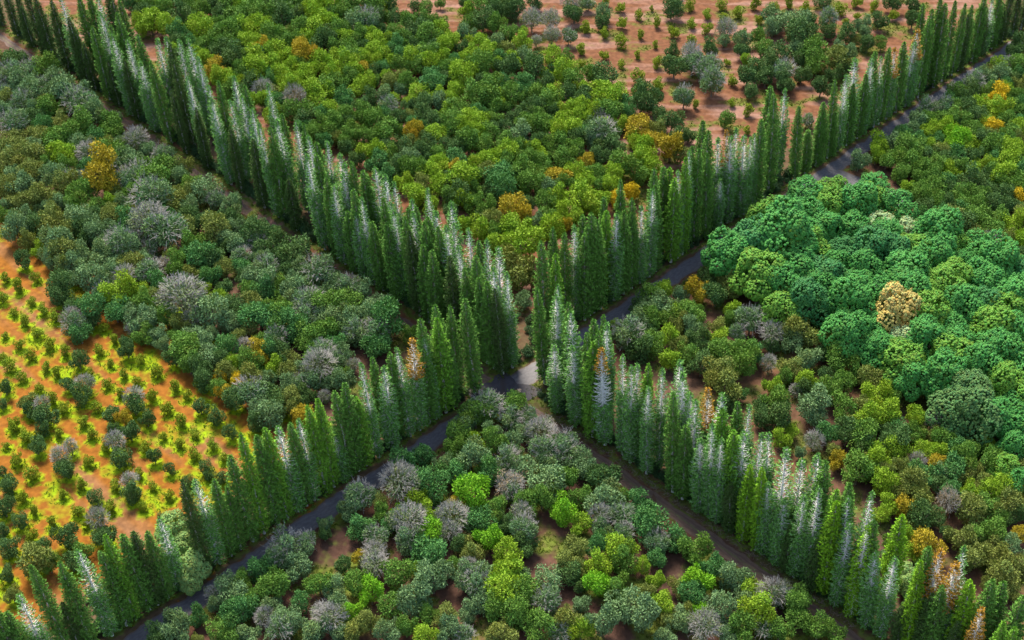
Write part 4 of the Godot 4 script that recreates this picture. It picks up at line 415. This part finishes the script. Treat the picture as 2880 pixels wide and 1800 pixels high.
func soil_image() -> Image:
	var w := int(FIELD.size.x / FIELD_STEP)
	var h := int(FIELD.size.y / FIELD_STEP)
	# where grass grows round the young trees
	var ring := PackedFloat32Array()
	ring.resize(w * h)
	for key in ["j", "d", "w", "o"]:
		var a: Array = tree_spots[key]
		for n in a.size() / 3:
			var at := Vector3(a[n * 3], 0, a[n * 3 + 1])
			if not (at.dot(OFF_PAVED) > 0 and at.dot(OFF_TRACK) < -34): continue
			var reach := 2.8
			var cx := (at.x + 0.2 - FIELD.position.x) / FIELD_STEP
			var cy := (at.z + 0.35 - FIELD.position.y) / FIELD_STEP
			var rad := int(reach / FIELD_STEP)
			for y in range(maxi(0, int(cy) - rad), mini(h, int(cy) + rad + 1)):
				for x in range(maxi(0, int(cx) - rad), mini(w, int(cx) + rad + 1)):
					var d := Vector2(x - cx, y - cy).length() * FIELD_STEP
					ring[y * w + x] = maxf(ring[y * w + x], 1.0 - d / reach)
	var broad := noise(3, 0.028)
	var fine := noise(8, 0.5, 3)
	var patch := noise(21, 0.075)
	var streak := noise(33, 0.11, 3)
	var pixels := PackedByteArray()
	pixels.resize(w * h * 3)
	rng.seed = 77
	for y in h:
		for x in w:
			var px := FIELD.position.x + (x + 0.5) * FIELD_STEP
			var pz := FIELD.position.y + (y + 0.5) * FIELD_STEP
			var paved := px * OFF_PAVED.x + pz * OFF_PAVED.z
			var track := px * OFF_TRACK.x + pz * OFF_TRACK.z
			var f := fine.get_noise_2d(px, pz)
			var b := broad.get_noise_2d(px, pz)
			var g := patch.get_noise_2d(px, pz)
			var r := 0.15
			var gr := 0.072
			var bl := 0.045
			var green := 0.0
			var gc := Vector3(0.075, 0.10, 0.018)
			if paved > 0 and track > 0:      # far field: red earth, pale terraces
				var s := streak.get_noise_2d(px * 0.22 + pz * 0.05, pz * 1.6)
				var pale := clampf(s * 1.6 + b * 0.9 + 0.12, 0.0, 1.0)
				r = lerpf(0.120, 0.195, pale); gr = lerpf(0.053, 0.110, pale); bl = lerpf(0.029, 0.086, pale)
				green = clampf(g * 2.2 - s * 0.8 - 0.15, 0.0, 0.75)
			elif paved > 0:                  # orange field
				var u := px * ALONG_TRACK.x + pz * ALONG_TRACK.z
				var open := clampf((-track - 34.0 + g * 8.0) / 6.0, 0.0, 1.0)
				var rows := streak.get_noise_2d(u * 0.12, track * 1.1)
				var pale := clampf(rows * 1.4 + b * 0.6, 0.0, 1.0)
				r = lerpf(0.075, lerpf(0.185, 0.172, pale), open); gr = lerpf(0.042, lerpf(0.072, 0.088, pale), open); bl = lerpf(0.030, lerpf(0.012, 0.046, pale), open)
				var lush := ring[y * w + x]
				var edge := clampf(1.0 - absf(-track - 37.0 + g * 6.0) / 7.0, 0.0, 1.0)
				green = clampf(maxf((lush * 2.3 + f * 0.5 - 0.4), maxf(g * 2.0 - rows * 0.8 - 0.25, edge * 1.2 + g + f * 0.4 - 0.25)), 0.0, 1.0) if open > 0.02 else clampf(g * 2.0 - 0.1, 0.0, 0.7)
				gc = Vector3(0.075, 0.10, 0.018).lerp(Vector3(0.16, 0.235, 0.006), open * clampf((paved - 14.0) / 8.0, 0.0, 1.0))
			elif track < 0:                  # near field
				r = 0.085 + b * 0.05; gr = 0.044 + b * 0.02; bl = 0.032 + b * 0.01
				green = clampf(g * 2.6 + 0.12, 0.0, 0.85)
				gc = Vector3(0.085, 0.115, 0.018)
			else:                            # grove field
				r = 0.085 + b * 0.04; gr = 0.046 + b * 0.015; bl = 0.030
				green = clampf(g * 2.4 - 0.05, 0.0, 0.75)
				gc = Vector3(0.075, 0.095, 0.02)
			# needle litter under the pines, grass verges beside the roads
			if paved > 0.0 and paved < 18.0:
				var k := clampf((1.1 - absf(paved - 7.5) / 8.0 + f * 0.9 + g * 0.7) * 4.0, 0.0, 1.0)
				r = lerpf(r, 0.075, k); gr = lerpf(gr, 0.050, k); bl = lerpf(bl, 0.030, k)
				green *= 1.0 - k
			if track > 2.0 and track < 18.0:
				var k := clampf((1.0 - absf(track - 10.0) / 8.0 + f * 0.9 + g * 0.7) * 4.0, 0.0, 1.0)
				r = lerpf(r, 0.075, k); gr = lerpf(gr, 0.052, k); bl = lerpf(bl, 0.030, k)
				green *= 1.0 - k
			var verge := maxf(1.0 - absf(track - 3.6 - g * 1.5) / 2.2, 1.0 - absf(absf(paved) - 3.6 - g) / 1.1)
			if absf(px) + absf(pz) < 26.0: verge = maxf(verge, 1.0 - absf(maxf(absf(paved), absf(track)) - 6.0) / 3.0)
			green = maxf(green, clampf(verge * 1.4 + f * 0.8 - 0.3, 0.0, 0.9))
			green = clampf(green + f * 0.35 * float(green > 0.02), 0.0, 1.0)
			var shade := 1.0 + f * 0.38 + rng.randf_range(-0.09, 0.09)
			var at := (y * w + x) * 3
			var c := Color(lerpf(r, gc.x, green) * shade, lerpf(gr, gc.y, green) * shade, lerpf(bl, gc.z, green) * shade).linear_to_srgb()
			pixels[at] = clampi(int(c.r * 255.0), 0, 255)
			pixels[at + 1] = clampi(int(c.g * 255.0), 0, 255)
			pixels[at + 2] = clampi(int(c.b * 255.0), 0, 255)
			if green > 0.45 and rng.randf() < 0.13 and absf(paved) > 2.9 and absf(track) > 2.2:
				var lushness := 1.0 if gc.x > 0.12 else 0.55
				grass_spots.append(Vector3(px + rng.randf_range(-0.2, 0.2), lushness, pz + rng.randf_range(-0.2, 0.2)))
	return Image.create_from_data(w, h, false, Image.FORMAT_RGB8, pixels)

func flat_sheet(called: String, corners: Array, y: float, material: Material) -> MeshInstance3D:
	var v := PackedVector3Array()
	var uv := PackedVector2Array()
	var n := PackedVector3Array()
	for c in corners:
		v.append(Vector3(c.x, y, c.y))
		uv.append(Vector2((c.x - FIELD.position.x) / FIELD.size.x, (c.y - FIELD.position.y) / FIELD.size.y))
		n.append(Vector3.UP)
	var idx := PackedInt32Array()
	if corners.size() == 4:
		idx.append_array([0, 1, 2, 0, 2, 3])
	else:
		var mid := Vector3.ZERO
		for p in v: mid += p / v.size()
		v.append(mid); n.append(Vector3.UP)
		uv.append(Vector2((mid.x - FIELD.position.x) / FIELD.size.x, (mid.z - FIELD.position.y) / FIELD.size.y))
		for k in corners.size(): idx.append_array([corners.size(), k, (k + 1) % corners.size()])
	var o := add_mesh(called, mesh_of(v, idx, PackedColorArray(), uv, n), material, self)
	tag(o, "", "", "", "structure")
	return o

# a road as a strip whose edges wander a little
func road_strip(called: String, from: Vector3, to: Vector3, half: float, ragged: float, y: float, material: Material, seed_at: int) -> void:
	var edge := noise(seed_at, 0.16, 3)
	var along := (to - from).normalized()
	var side := along.cross(Vector3.UP)
	var steps := int(from.distance_to(to) / 0.7)
	var v := PackedVector3Array()
	var uv := PackedVector2Array()
	var n := PackedVector3Array()
	var idx := PackedInt32Array()
	for k in steps + 1:
		var s := from.distance_to(to) * k / steps
		var l := half + ragged * edge.get_noise_2d(s, 0)
		var r := half + ragged * edge.get_noise_2d(s, 60)
		v.append(from + along * s - side * l + Vector3(0, y, 0)); v.append(from + along * s + Vector3(0, y + 0.03, 0)); v.append(from + along * s + side * r + Vector3(0, y, 0))
		uv.append(Vector2(0, s / 30.0)); uv.append(Vector2(0.5, s / 30.0)); uv.append(Vector2(1, s / 30.0))
		for j in 3: n.append(Vector3.UP)
		if k < steps:
			var a := k * 3
			idx.append_array([a, a + 3, a + 1, a + 1, a + 3, a + 4, a + 1, a + 4, a + 2, a + 2, a + 4, a + 5])
	var o := add_mesh(called, mesh_of(v, idx, PackedColorArray(), uv, n), material, self)
	tag(o, "", "", "", "structure")

func strip_texture(paved: bool) -> ImageTexture:
	var im := Image.create(96, 720, false, Image.FORMAT_RGB8)
	var n := noise(5 if paved else 6, 0.11, 4)
	var fine := noise(15, 0.6, 2)
	for y in 720:
		for x in 96:
			var u := (x + 0.5) / 96.0
			var f := fine.get_noise_2d(x, y)
			var g := n.get_noise_2d(x * 0.6, y * 0.25)
			var c: Color
			if paved:
				c = Color(0.058, 0.052, 0.066).lerp(Color(0.085, 0.080, 0.095), clampf(0.5 + g * 1.3, 0, 1))
				var edge := clampf((absf(u - 0.5) - 0.40 + g * 0.12) * 14.0, 0, 1)
				c = c.lerp(Color(0.065, 0.040, 0.032), edge * 0.8)
			else:
				c = Color(0.070, 0.042, 0.034).lerp(Color(0.105, 0.064, 0.050), clampf(0.5 + g * 1.4, 0, 1))
				var rut := maxf(1.0 - absf(absf(u - 0.5) - 0.24) / 0.10, 0.0)
				c = c.lerp(Color(0.060, 0.036, 0.030), clampf(rut * 1.2 + g * 0.5, 0, 1) * 0.8)
				var middle := clampf(1.0 - absf(u - 0.5) / 0.09 + g * 1.2, 0, 1)
				c = c.lerp(Color(0.075, 0.095, 0.025), middle * 0.6)
			c = c * (1.0 + f * 0.25)
			im.set_pixel(x, y, Color(c.r, c.g, c.b).linear_to_srgb())
	return ImageTexture.create_from_image(im)

func build_ground() -> void:
	var soil := StandardMaterial3D.new()
	soil.resource_name = "soil"
	soil.albedo_texture = ImageTexture.create_from_image(soil_image())
	soil.roughness = 0.95
	soil.metallic_specular = 0.2
	soil.texture_repeat = false
	var clods := NoiseTexture2D.new()
	clods.width = 512; clods.height = 512; clods.seamless = true
	clods.noise = noise(4, 0.03, 5)
	soil.heightmap_enabled = false
	var plain_soil := StandardMaterial3D.new()
	plain_soil.resource_name = "plain_soil"
	var ramp := Gradient.new()
	ramp.set_color(0, Color(0.12, 0.055, 0.035).linear_to_srgb())
	ramp.set_color(1, Color(0.18, 0.15, 0.05).linear_to_srgb())
	var spread := NoiseTexture2D.new()
	spread.width = 512; spread.height = 512; spread.seamless = true
	spread.noise = noise(9, 0.012, 5)
	spread.color_ramp = ramp
	plain_soil.albedo_texture = spread
	plain_soil.uv1_triplanar = true
	plain_soil.uv1_world_triplanar = true
	plain_soil.uv1_scale = Vector3(0.02, 0.02, 0.02)
	plain_soil.roughness = 1.0
	flat_sheet("ground", [Vector2(-1500, -1900), Vector2(1500, -1900), Vector2(1500, 900), Vector2(-1500, 900)], -0.06, plain_soil)
	var r := FIELD
	flat_sheet("field_ground", [r.position, Vector2(r.end.x, r.position.y), r.end, Vector2(r.position.x, r.end.y)], 0.0, soil)

	var asphalt := StandardMaterial3D.new()
	asphalt.resource_name = "wet_asphalt"
	asphalt.albedo_texture = strip_texture(true)
	asphalt.roughness = 0.62
	var dirt := StandardMaterial3D.new()
	dirt.resource_name = "red_dirt"
	dirt.albedo_texture = strip_texture(false)
	dirt.roughness = 0.85
	road_strip("track", -ALONG_TRACK * 230.0, -ALONG_TRACK * 5.0, 1.3, 0.8, 0.012, dirt, 11)
	road_strip("track", ALONG_TRACK * 5.0, ALONG_TRACK * 120.0, 1.6, 0.7, 0.012, dirt, 12)
	road_strip("road", -ALONG_PAVED * 140.0, ALONG_PAVED * 240.0, 2.3, 1.0, 0.024, asphalt, 13)
	# the paved spur that leaves the road for the grove, and the widening at the crossroads
	var spur := ALONG_PAVED * 123.0
	road_strip("road", spur + OFF_PAVED * 1.0, spur - OFF_PAVED * 22.0 + ALONG_PAVED * 2.0, 2.8, 0.6, 0.036, asphalt, 14)
	var apron: Array[Vector2] = []
	var edge := noise(31, 0.5, 2)
	for k in 40:
		var a := k * TAU / 40.0
		var reach := 5.6 + 1.1 * cos(4.0 * (a + 0.0)) + 1.6 * edge.get_noise_2d(cos(a) * 2.0, sin(a) * 2.0)
		apron.append(Vector2(cos(a) * reach * 1.15, sin(a) * reach))
	var apron_material := asphalt.duplicate()
	apron_material.resource_name = "apron_asphalt"
	apron_material.uv1_scale = Vector3(60, 12, 1)
	apron_material.roughness = 0.75
	apron_material.albedo_color = Color(0.62, 0.6, 0.66)
	flat_sheet("road", apron, 0.062, apron_material)
	var wet := StandardMaterial3D.new()
	wet.resource_name = "puddle_water"
	wet.albedo_color = Color(0.09, 0.055, 0.04).linear_to_srgb()
	wet.roughness = 0.04
	for spot in [[Vector2(1.6, 4.4), 1.5, 0.8], [Vector2(-3.4, 1.0), 0.9, 0.5], [Vector2(3.2, -0.6), 0.8, 0.6], [Vector2(24.5, 25.3), 0.6, 1.4], [Vector2(31.0, 32.2), 0.5, 1.6]]:
		var pool: Array[Vector2] = []
		for k in 22:
			var a := k * TAU / 22.0
			var wander: float = 1.0 + 0.5 * edge.get_noise_2d(cos(a) * 1.5 + spot[1] * 9.0, sin(a) * 1.5)
			pool.append(spot[0] + Vector2(cos(a) * spot[1], sin(a) * spot[2]) * wander)
		flat_sheet("water", pool, 0.074, wet)

func tuft_mesh() -> ArrayMesh:
	rng.seed = 41
	var out := Leaves.new()
	for k in 12:
		var a := rng.randf() * TAU
		var foot := Vector3(cos(a), 0, sin(a)) * rng.randf_range(0.0, 0.2)
		var lean := Vector3(cos(a + rng.randf_range(-1, 1)), 0, sin(a)) * rng.randf_range(0.05, 0.25)
		var tone := rng.randf_range(0.75, 1.25)
		out.leaf(foot, Vector3(0, rng.randf_range(0.14, 0.34), 0) + lean, Vector3(sin(a), 0, -cos(a)) * 0.055, Color(tone, tone, tone))
	return mesh_of(out.v, out.i, out.c)

func scatter(called: String, m: Mesh, material: Material, places: Array[Transform3D], tones: PackedColorArray, label: String, category: String) -> void:
	var mm := MultiMesh.new()
	mm.transform_format = MultiMesh.TRANSFORM_3D
	mm.use_colors = true
	mm.mesh = m
	mm.instance_count = places.size()
	for k in places.size():
		mm.set_instance_transform(k, places[k])
		mm.set_instance_color(k, tones[k])
	var o := MultiMeshInstance3D.new()
	o.name = called
	o.multimesh = mm
	o.material_override = material
	add_child(o)
	tag(o, label, category, "", "stuff")

func build_ground_cover(bush: Mesh) -> void:
	rng.seed = 90
	var places: Array[Transform3D] = []
	var tones := PackedColorArray()
	for p in grass_spots:
		var s := rng.randf_range(0.6, 1.4)
		places.append(Transform3D(Basis(Vector3.UP, rng.randf() * TAU).scaled(Vector3(s, s * rng.randf_range(0.5, 1.1), s)), Vector3(p.x, -0.02, p.z)))
		var t := rng.randf_range(0.75, 1.25) * p.y
		tones.append(Color(t * rng.randf_range(0.85, 1.1), t, t))
	scatter("grass", tuft_mesh(), leaf_materials["grass"], places, tones, "low green grass in patches between the orchard trees and along verges", "grass")
	places = []
	tones = PackedColorArray()
	for side in [[ALONG_PAVED, OFF_PAVED, -120.0, 230.0], [ALONG_TRACK, OFF_TRACK, -225.0, 105.0]]:
		var s: float = side[2]
		while s < side[3]:
			s += rng.randf_range(0.25, 0.75)
			if absf(s) < 5.5: continue
			var off := rng.randf_range(4.6, 6.8) if rng.randf() < 0.62 else rng.randf_range(6.0, 18.0)
			var p: Vector3 = side[0] * s + side[1] * off
			if absf(p.dot(OFF_PAVED)) < 4.4 or absf(p.dot(OFF_TRACK)) < 4.2: continue
			var size := rng.randf_range(0.5, 1.5)
			places.append(Transform3D(Basis(Vector3.UP, rng.randf() * TAU).scaled(Vector3(size, size * rng.randf_range(0.7, 1.2), size)), p - Vector3(0, 0.15, 0)))
			var t := rng.randf_range(0.7, 1.3)
			tones.append(Color(t, t, t))
	scatter("undergrowth", bush, leaf_materials["undergrowth"], places, tones, "dark leafy undergrowth at the foot of the pine belts", "undergrowth")

func build_debris() -> void:
	rng.seed = 61
	var out := Leaves.new()
	for k in 420:
		var s := rng.randf_range(14.0, 92.0)
		var p := ALONG_TRACK * s + OFF_TRACK * (2.0 + absf(rng.randfn(0.0, 1.1))) + Vector3(0, rng.randf_range(0.05, 0.3), 0)
		var d := Vector3(rng.randf_range(-1, 1), rng.randf_range(-0.12, 0.12), rng.randf_range(-1, 1)).normalized() * rng.randf_range(0.4, 1.6)
		var t := rng.randf_range(0.6, 1.4)
		out.stick(p - d * 0.5, p + d * 0.5, 0.05, 0.02, Color(t, t * 0.95, t * 0.9))
	var o := add_mesh("debris", mesh_of(out.v, out.i, out.c), bark, self)
	tag(o, "brown fallen branches strewn along the edge of the dirt track", "debris", "", "stuff")

# ---------------------------------------------------------------- the trees

const LOOKS := {
	"g": ["orchard_tree", "mid-green rounded orchard tree"],
	"t": ["emerald_orchard_tree", "emerald-green dense orchard tree"],
	"b": ["yellow_green_orchard_tree", "yellow-green leafy orchard tree"],
	"B": ["yellow_green_orchard_tree", "vivid lime-green orchard tree"],
	"d": ["dark_orchard_tree", "dark green compact orchard tree"],
	"o": ["brownish_orchard_tree", "dull brownish-green orchard tree"],
	"s": ["silvery_orchard_tree", "silvery grey-green orchard tree"],
	"w": ["bare_twigged_tree", "pale bare-twigged tree"],
	"p": ["bare_twigged_tree", "pinkish-grey withered tree"],
	"y": ["golden_orchard_tree", "golden-olive orchard tree"],
	"Y": ["golden_orchard_tree", "bright yellow orchard tree"],
	"j": ["young_tree", "small young round tree"],
	"k": ["canopy_tree", "emerald broad-canopied tree"],
	"K": ["canopy_tree", "dull green broad-canopied tree"],
	"P": ["canopy_tree", "pale green broad-canopied tree"],
	"V": ["canopy_tree", "blue-grey broad-canopied tree"],
	"A": ["canopy_tree", "amber-topped broad-canopied tree"],
	"L": ["canopy_tree", "pale lime broad-leaved tree"],
	"h": ["roadside_shrub", "grey-green leafy shrub"],
}
const PINE_LOOKS := {
	"n": ["pine_tree", "green slender pine"], "b": ["pine_tree", "bright green slender pine"], "B": ["pine_tree", "vivid lime-green pine"], "d": ["pine_tree", "dark green dense pine"],
	"w": ["silver_twigged_pine", "silver-twigged slender pine"], "W": ["silver_twigged_pine", "lime-green white-twigged pine"],
	"o": ["browning_pine", "orange-brown slender pine"], "O": ["browning_pine", "orange-topped bare white pine"],
}
const ARMS := {"NW": "far arm of the dirt track", "SE": "near arm of the dirt track", "SW": "near arm of the paved road", "NE": "far arm of the paved road"}

func field_of(p: Vector3) -> String:
	if p.dot(OFF_PAVED) > 0:
		return "far field" if p.dot(OFF_TRACK) > 0 else "orange-soil field"
	return "grove field" if p.dot(OFF_TRACK) > 0 else "near field"

func build_trees() -> void:
	var crowns := []
	for k in 9: crowns.append(broad_crown(100 + k, 4400, 0.105, 9 + k % 4 * 3))
	var thin := []
	for k in 3: thin.append(broad_crown(140 + k, 2200, 0.10, 12))
	var small := []
	for k in 3: small.append(broad_crown(160 + k, 1500, 0.17, 8, 1.15))
	var few := []
	var many := []
	for k in 3:
		few.append(twig_sprays(180 + k, 110, 1.03))
		many.append(twig_sprays(190 + k, 260, 1.08))
	var trunks := []
	for k in 3: trunks.append(short_trunk(200 + k))
	var canopies := []
	for k in 4: canopies.append(rosette_crown(220 + k))
	build_ground_cover(small[0])

	var all := []
	for look in tree_spots:
		var a: Array = tree_spots[look]
		for n in a.size() / 3:
			all.append({"look": look, "at": Vector3(a[n * 3], 0, a[n * 3 + 1]), "r": float(a[n * 3 + 2])})
	# rows count from the paved road, places in a row from the dirt track
	var rows := {}
	for t in all:
		t.field = field_of(t.at)
		t.row = int(absf(t.at.dot(OFF_PAVED)) / 5.0) + 1
		t.out = absf(t.at.dot(OFF_TRACK))
		var key := "%s %d" % [t.field, t.row]
		if not rows.has(key): rows[key] = []
		rows[key].append(t)
	for key in rows:
		rows[key].sort_custom(func(x, y): return x.out < y.out)
		for k in rows[key].size(): rows[key][k].place = k + 1
	rng.seed = 500
	for t in all:
		var look: String = t.look
		var o := Node3D.new()
		o.name = numbered(LOOKS[look][0])
		add_child(o)
		o.position = t.at
		o.rotation.y = rng.randf() * TAU
		var r: float = t.r
		var material: Material = leaf_materials[look]
		var pick := rng.randi()
		var high := rng.randf_range(0.95, 1.2)
		if look in ["k", "K", "P", "V", "A", "L"]:
			o.scale = Vector3(r, r * rng.randf_range(0.8, 1.05) + 0.6, r) * 1.28
			add_mesh("trunk", trunks[pick % 3], bark, o)
			if look == "k" and pick % 7 < 3: material = leaf_materials["k2" if pick % 7 < 2 else "k3"]
			add_mesh("crown", canopies[pick % 4], material, o)
		elif look == "j" or look == "h":
			o.scale = Vector3(r, r * high, r) * rng.randf_range(0.85, 1.08)
			add_mesh("trunk", trunks[pick % 3], bark, o)
			add_mesh("crown", small[pick % 3], material, o)
		else:
			o.scale = Vector3(r * rng.randf_range(0.9, 1.12), r * high + 0.25, r * rng.randf_range(0.9, 1.12)) * 1.24
			add_mesh("trunk", trunks[pick % 3], bark, o)
			add_mesh("crown", thin[pick % 3] if look in ["w", "p"] else crowns[pick % 9], material, o)
			if look in ["w", "p"]: add_mesh("twig_sprays", many[pick % 3], twig_bark, o)
			elif look == "s" and pick % 3 == 0: add_mesh("twig_sprays", few[pick % 3], twig_bark, o)
		var place := "%s in the %s row from the paved road, %s" % [ordinal(t.place), ordinal(t.row), t.field]
		tag(o, "%s, %s" % [LOOKS[look][1], place], "shrub" if look == "h" else "tree", "trees of the " + t.field)

# the same orchards and avenues go on past the edges of the photograph, as one mass
func build_woodland(crowns: Array, dense: Array) -> void:
	rng.seed = 811
	var o := Node3D.new()
	o.name = "woodland"
	add_child(o)
	tag(o, "orchard trees and pines that go on past the edges of the fields in view", "woodland", "", "stuff")
	var seen := PackedVector2Array([Vector2(-166, -192), Vector2(170, -192), Vector2(101, 73), Vector2(-97, 73)])
	var spots: Array[Vector3] = []
	var tries := 0
	while spots.size() < 520 and tries < 20000:
		tries += 1
		var p := Vector2(rng.randf_range(-200, 200), rng.randf_range(-222, 102))
		if Geometry2D.is_point_in_polygon(p, seen): continue
		var near := INF
		for k in 4: near = minf(near, Geometry2D.get_closest_point_to_segment(p, seen[k], seen[(k + 1) % 4]).distance_to(p))
		if near > 32.0: continue
		var q := Vector3(p.x, 0, p.y)
		var paved := q.dot(OFF_PAVED)
		var track := q.dot(OFF_TRACK)
		if (paved > -5.0 and paved < 19.0) or (track > -5.0 and track < 19.0): continue
		var free := true
		for other in spots:
			if other.distance_squared_to(q) < 20.0:
				free = false
				break
		if free: spots.append(q)
	var pines: Array[Vector3] = []
	for side in [[ALONG_PAVED, OFF_PAVED], [ALONG_TRACK, OFF_TRACK]]:
		for k in 260:
			var q: Vector3 = side[0] * rng.randf_range(-230.0, 250.0) + side[1] * rng.randf_range(5.5, 13.0)
			if Geometry2D.is_point_in_polygon(Vector2(q.x, q.z), seen) or not FIELD.grow(-4).has_point(Vector2(q.x, q.z)): continue
			if q.z > 0 and q.z < 73 + 26: continue   # tall enough to reach into the view from below
			pines.append(q)
	for part in [["leaves", crowns[0], "g", spots], ["crown", dense[0][2], "pine_n", pines], ["trunk", dense[0][0], "", pines]]:
		var mm := MultiMesh.new()
		mm.transform_format = MultiMesh.TRANSFORM_3D
		mm.mesh = part[1]
		mm.instance_count = part[3].size()
		rng.seed = 812
		for k in part[3].size():
			var size := rng.randf_range(2.2, 3.4) if part[2] == "g" else rng.randf_range(0.85, 1.05)
			var b := Basis(Vector3.UP, rng.randf() * TAU).scaled(Vector3.ONE * size)
			mm.set_instance_transform(k, Transform3D(b, part[3][k] - Vector3(0, 0.2, 0)))
		var m := MultiMeshInstance3D.new()
		m.name = part[0]
		m.multimesh = mm
		m.material_override = leaf_materials[part[2]] if part[2] else pale_bark
		o.add_child(m)
		m.set_meta("kind", "stuff")

func build_pines() -> void:
	var dense := []
	for k in 5: dense.append(pine_shape(300 + k, 25, 0.22, 0.48, 0.05))
	var sparse := []
	for k in 6: sparse.append(pine_shape(340 + k, 9 + k * 2, 0.50, 0.48, 0.066))
	# browning pines: orange above, green below, each a crown part of its own
	var bare := [pine_shape(360, 14, 0.60, 0.5, 0.085, 0.74), pine_shape(360, 7, 0.60, 0.5, 0.085, 0.0, 0.46)]
	var turning := [pine_shape(341, 16, 0.46, 0.5, 0.06, 0.6), pine_shape(341, 16, 0.46, 0.5, 0.06, 0.0, 0.6)]
	build_woodland([broad_crown(104, 4400, 0.105, 12)], dense)
	var all := []
	for key in pine_spots:
		var a: Array = pine_spots[key]
		for n in a.size() / 3:
			all.append({"look": key.substr(3), "arm": key.substr(0, 2), "at": Vector3(a[n * 3], 0, a[n * 3 + 1]), "h": float(a[n * 3 + 2])})
	all.sort_custom(func(x, y): return x.at.length() < y.at.length())
	var count := {}
	rng.seed = 700
	for t in all:
		var look: String = t.look
		count[t.arm] = count.get(t.arm, 0) + 1
		var o := Node3D.new()
		o.name = numbered(PINE_LOOKS[look][0])
		add_child(o)
		var tall: float = t.h / PINE_TALL
		var wide := rng.randf_range(0.88, 1.24) * lerpf(1.0, tall, 0.4)
		# the whole avenue leans a few degrees to one side
		var lean := Basis(Vector3(0, 0, 1), 0.05 + rng.randf_range(-0.025, 0.025))
		o.transform = Transform3D(lean * Basis(Vector3.UP, rng.randf() * TAU) * Basis.from_scale(Vector3(wide, tall, wide)), t.at - Vector3(0, 0.2, 0))
		var shape: Array = dense[rng.randi() % 5]
		var tint: String = "pine_" + look
		if look in ["w", "W"]:
			shape = sparse[rng.randi() % 6]
			if look == "W": tint = "pine_B"
		elif look == "O":
			shape = bare[0]
			tint = "pine_o"
		elif look == "o":
			shape = turning[0]
		add_mesh("trunk", shape[0], pale_bark, o)
		add_mesh("branch_sprays", shape[1], pale_bark if look in ["w", "W", "o", "O"] else bark, o)
		add_mesh("crown", shape[2], leaf_materials[tint], o)
		if look in ["o", "O"]: add_mesh("lower_crown", (bare if look == "O" else turning)[1][2], leaf_materials["pine_w"], o)
		tag(o, "%s, %s from the crossroads along the %s" % [PINE_LOOKS[look][1], ordinal(count[t.arm]), ARMS[t.arm]], "pine tree", "pines of the " + ARMS[t.arm])

# ---------------------------------------------------------------- the scene

func _ready() -> void:
	var camera := Camera3D.new()
	camera.position = Vector3(1.97, 215.0, 231.21)
	camera.rotation_degrees = Vector3(-40, 0, 0)
	camera.fov = 25.361
	camera.near = 1.0
	camera.far = 4000.0
	add_child(camera)
	camera.current = true

	var sky_material := ProceduralSkyMaterial.new()
	sky_material.sky_top_color = Color(0.345, 0.395, 0.46)
	sky_material.sky_horizon_color = Color(0.42, 0.45, 0.48)
	sky_material.sky_curve = 0.2
	sky_material.ground_bottom_color = Color(0.16, 0.17, 0.12)
	sky_material.ground_horizon_color = Color(0.55, 0.58, 0.58)
	var sky := Sky.new()
	sky.sky_material = sky_material
	var env := Environment.new()
	env.background_mode = Environment.BG_SKY
	env.sky = sky
	env.tonemap_mode = Environment.TONE_MAPPER_LINEAR
	env.tonemap_exposure = 6.9
	env.sdfgi_enabled = true
	env.ssao_enabled = true
	env.ssil_enabled = true
	var world := WorldEnvironment.new()
	world.environment = env
	add_child(world)

	var sun := DirectionalLight3D.new()
	sun.light_color = Color(1.0, 0.96, 0.88)
	sun.light_energy = 0.5
	sun.light_angular_distance = 20.0
	sun.shadow_enabled = true
	add_child(sun)
	sun.look_at_from_position(Vector3(-0.2, 1.0, -0.68), Vector3.ZERO)

	materials()
	build_ground()
	build_debris()
	build_trees()
	build_pines()
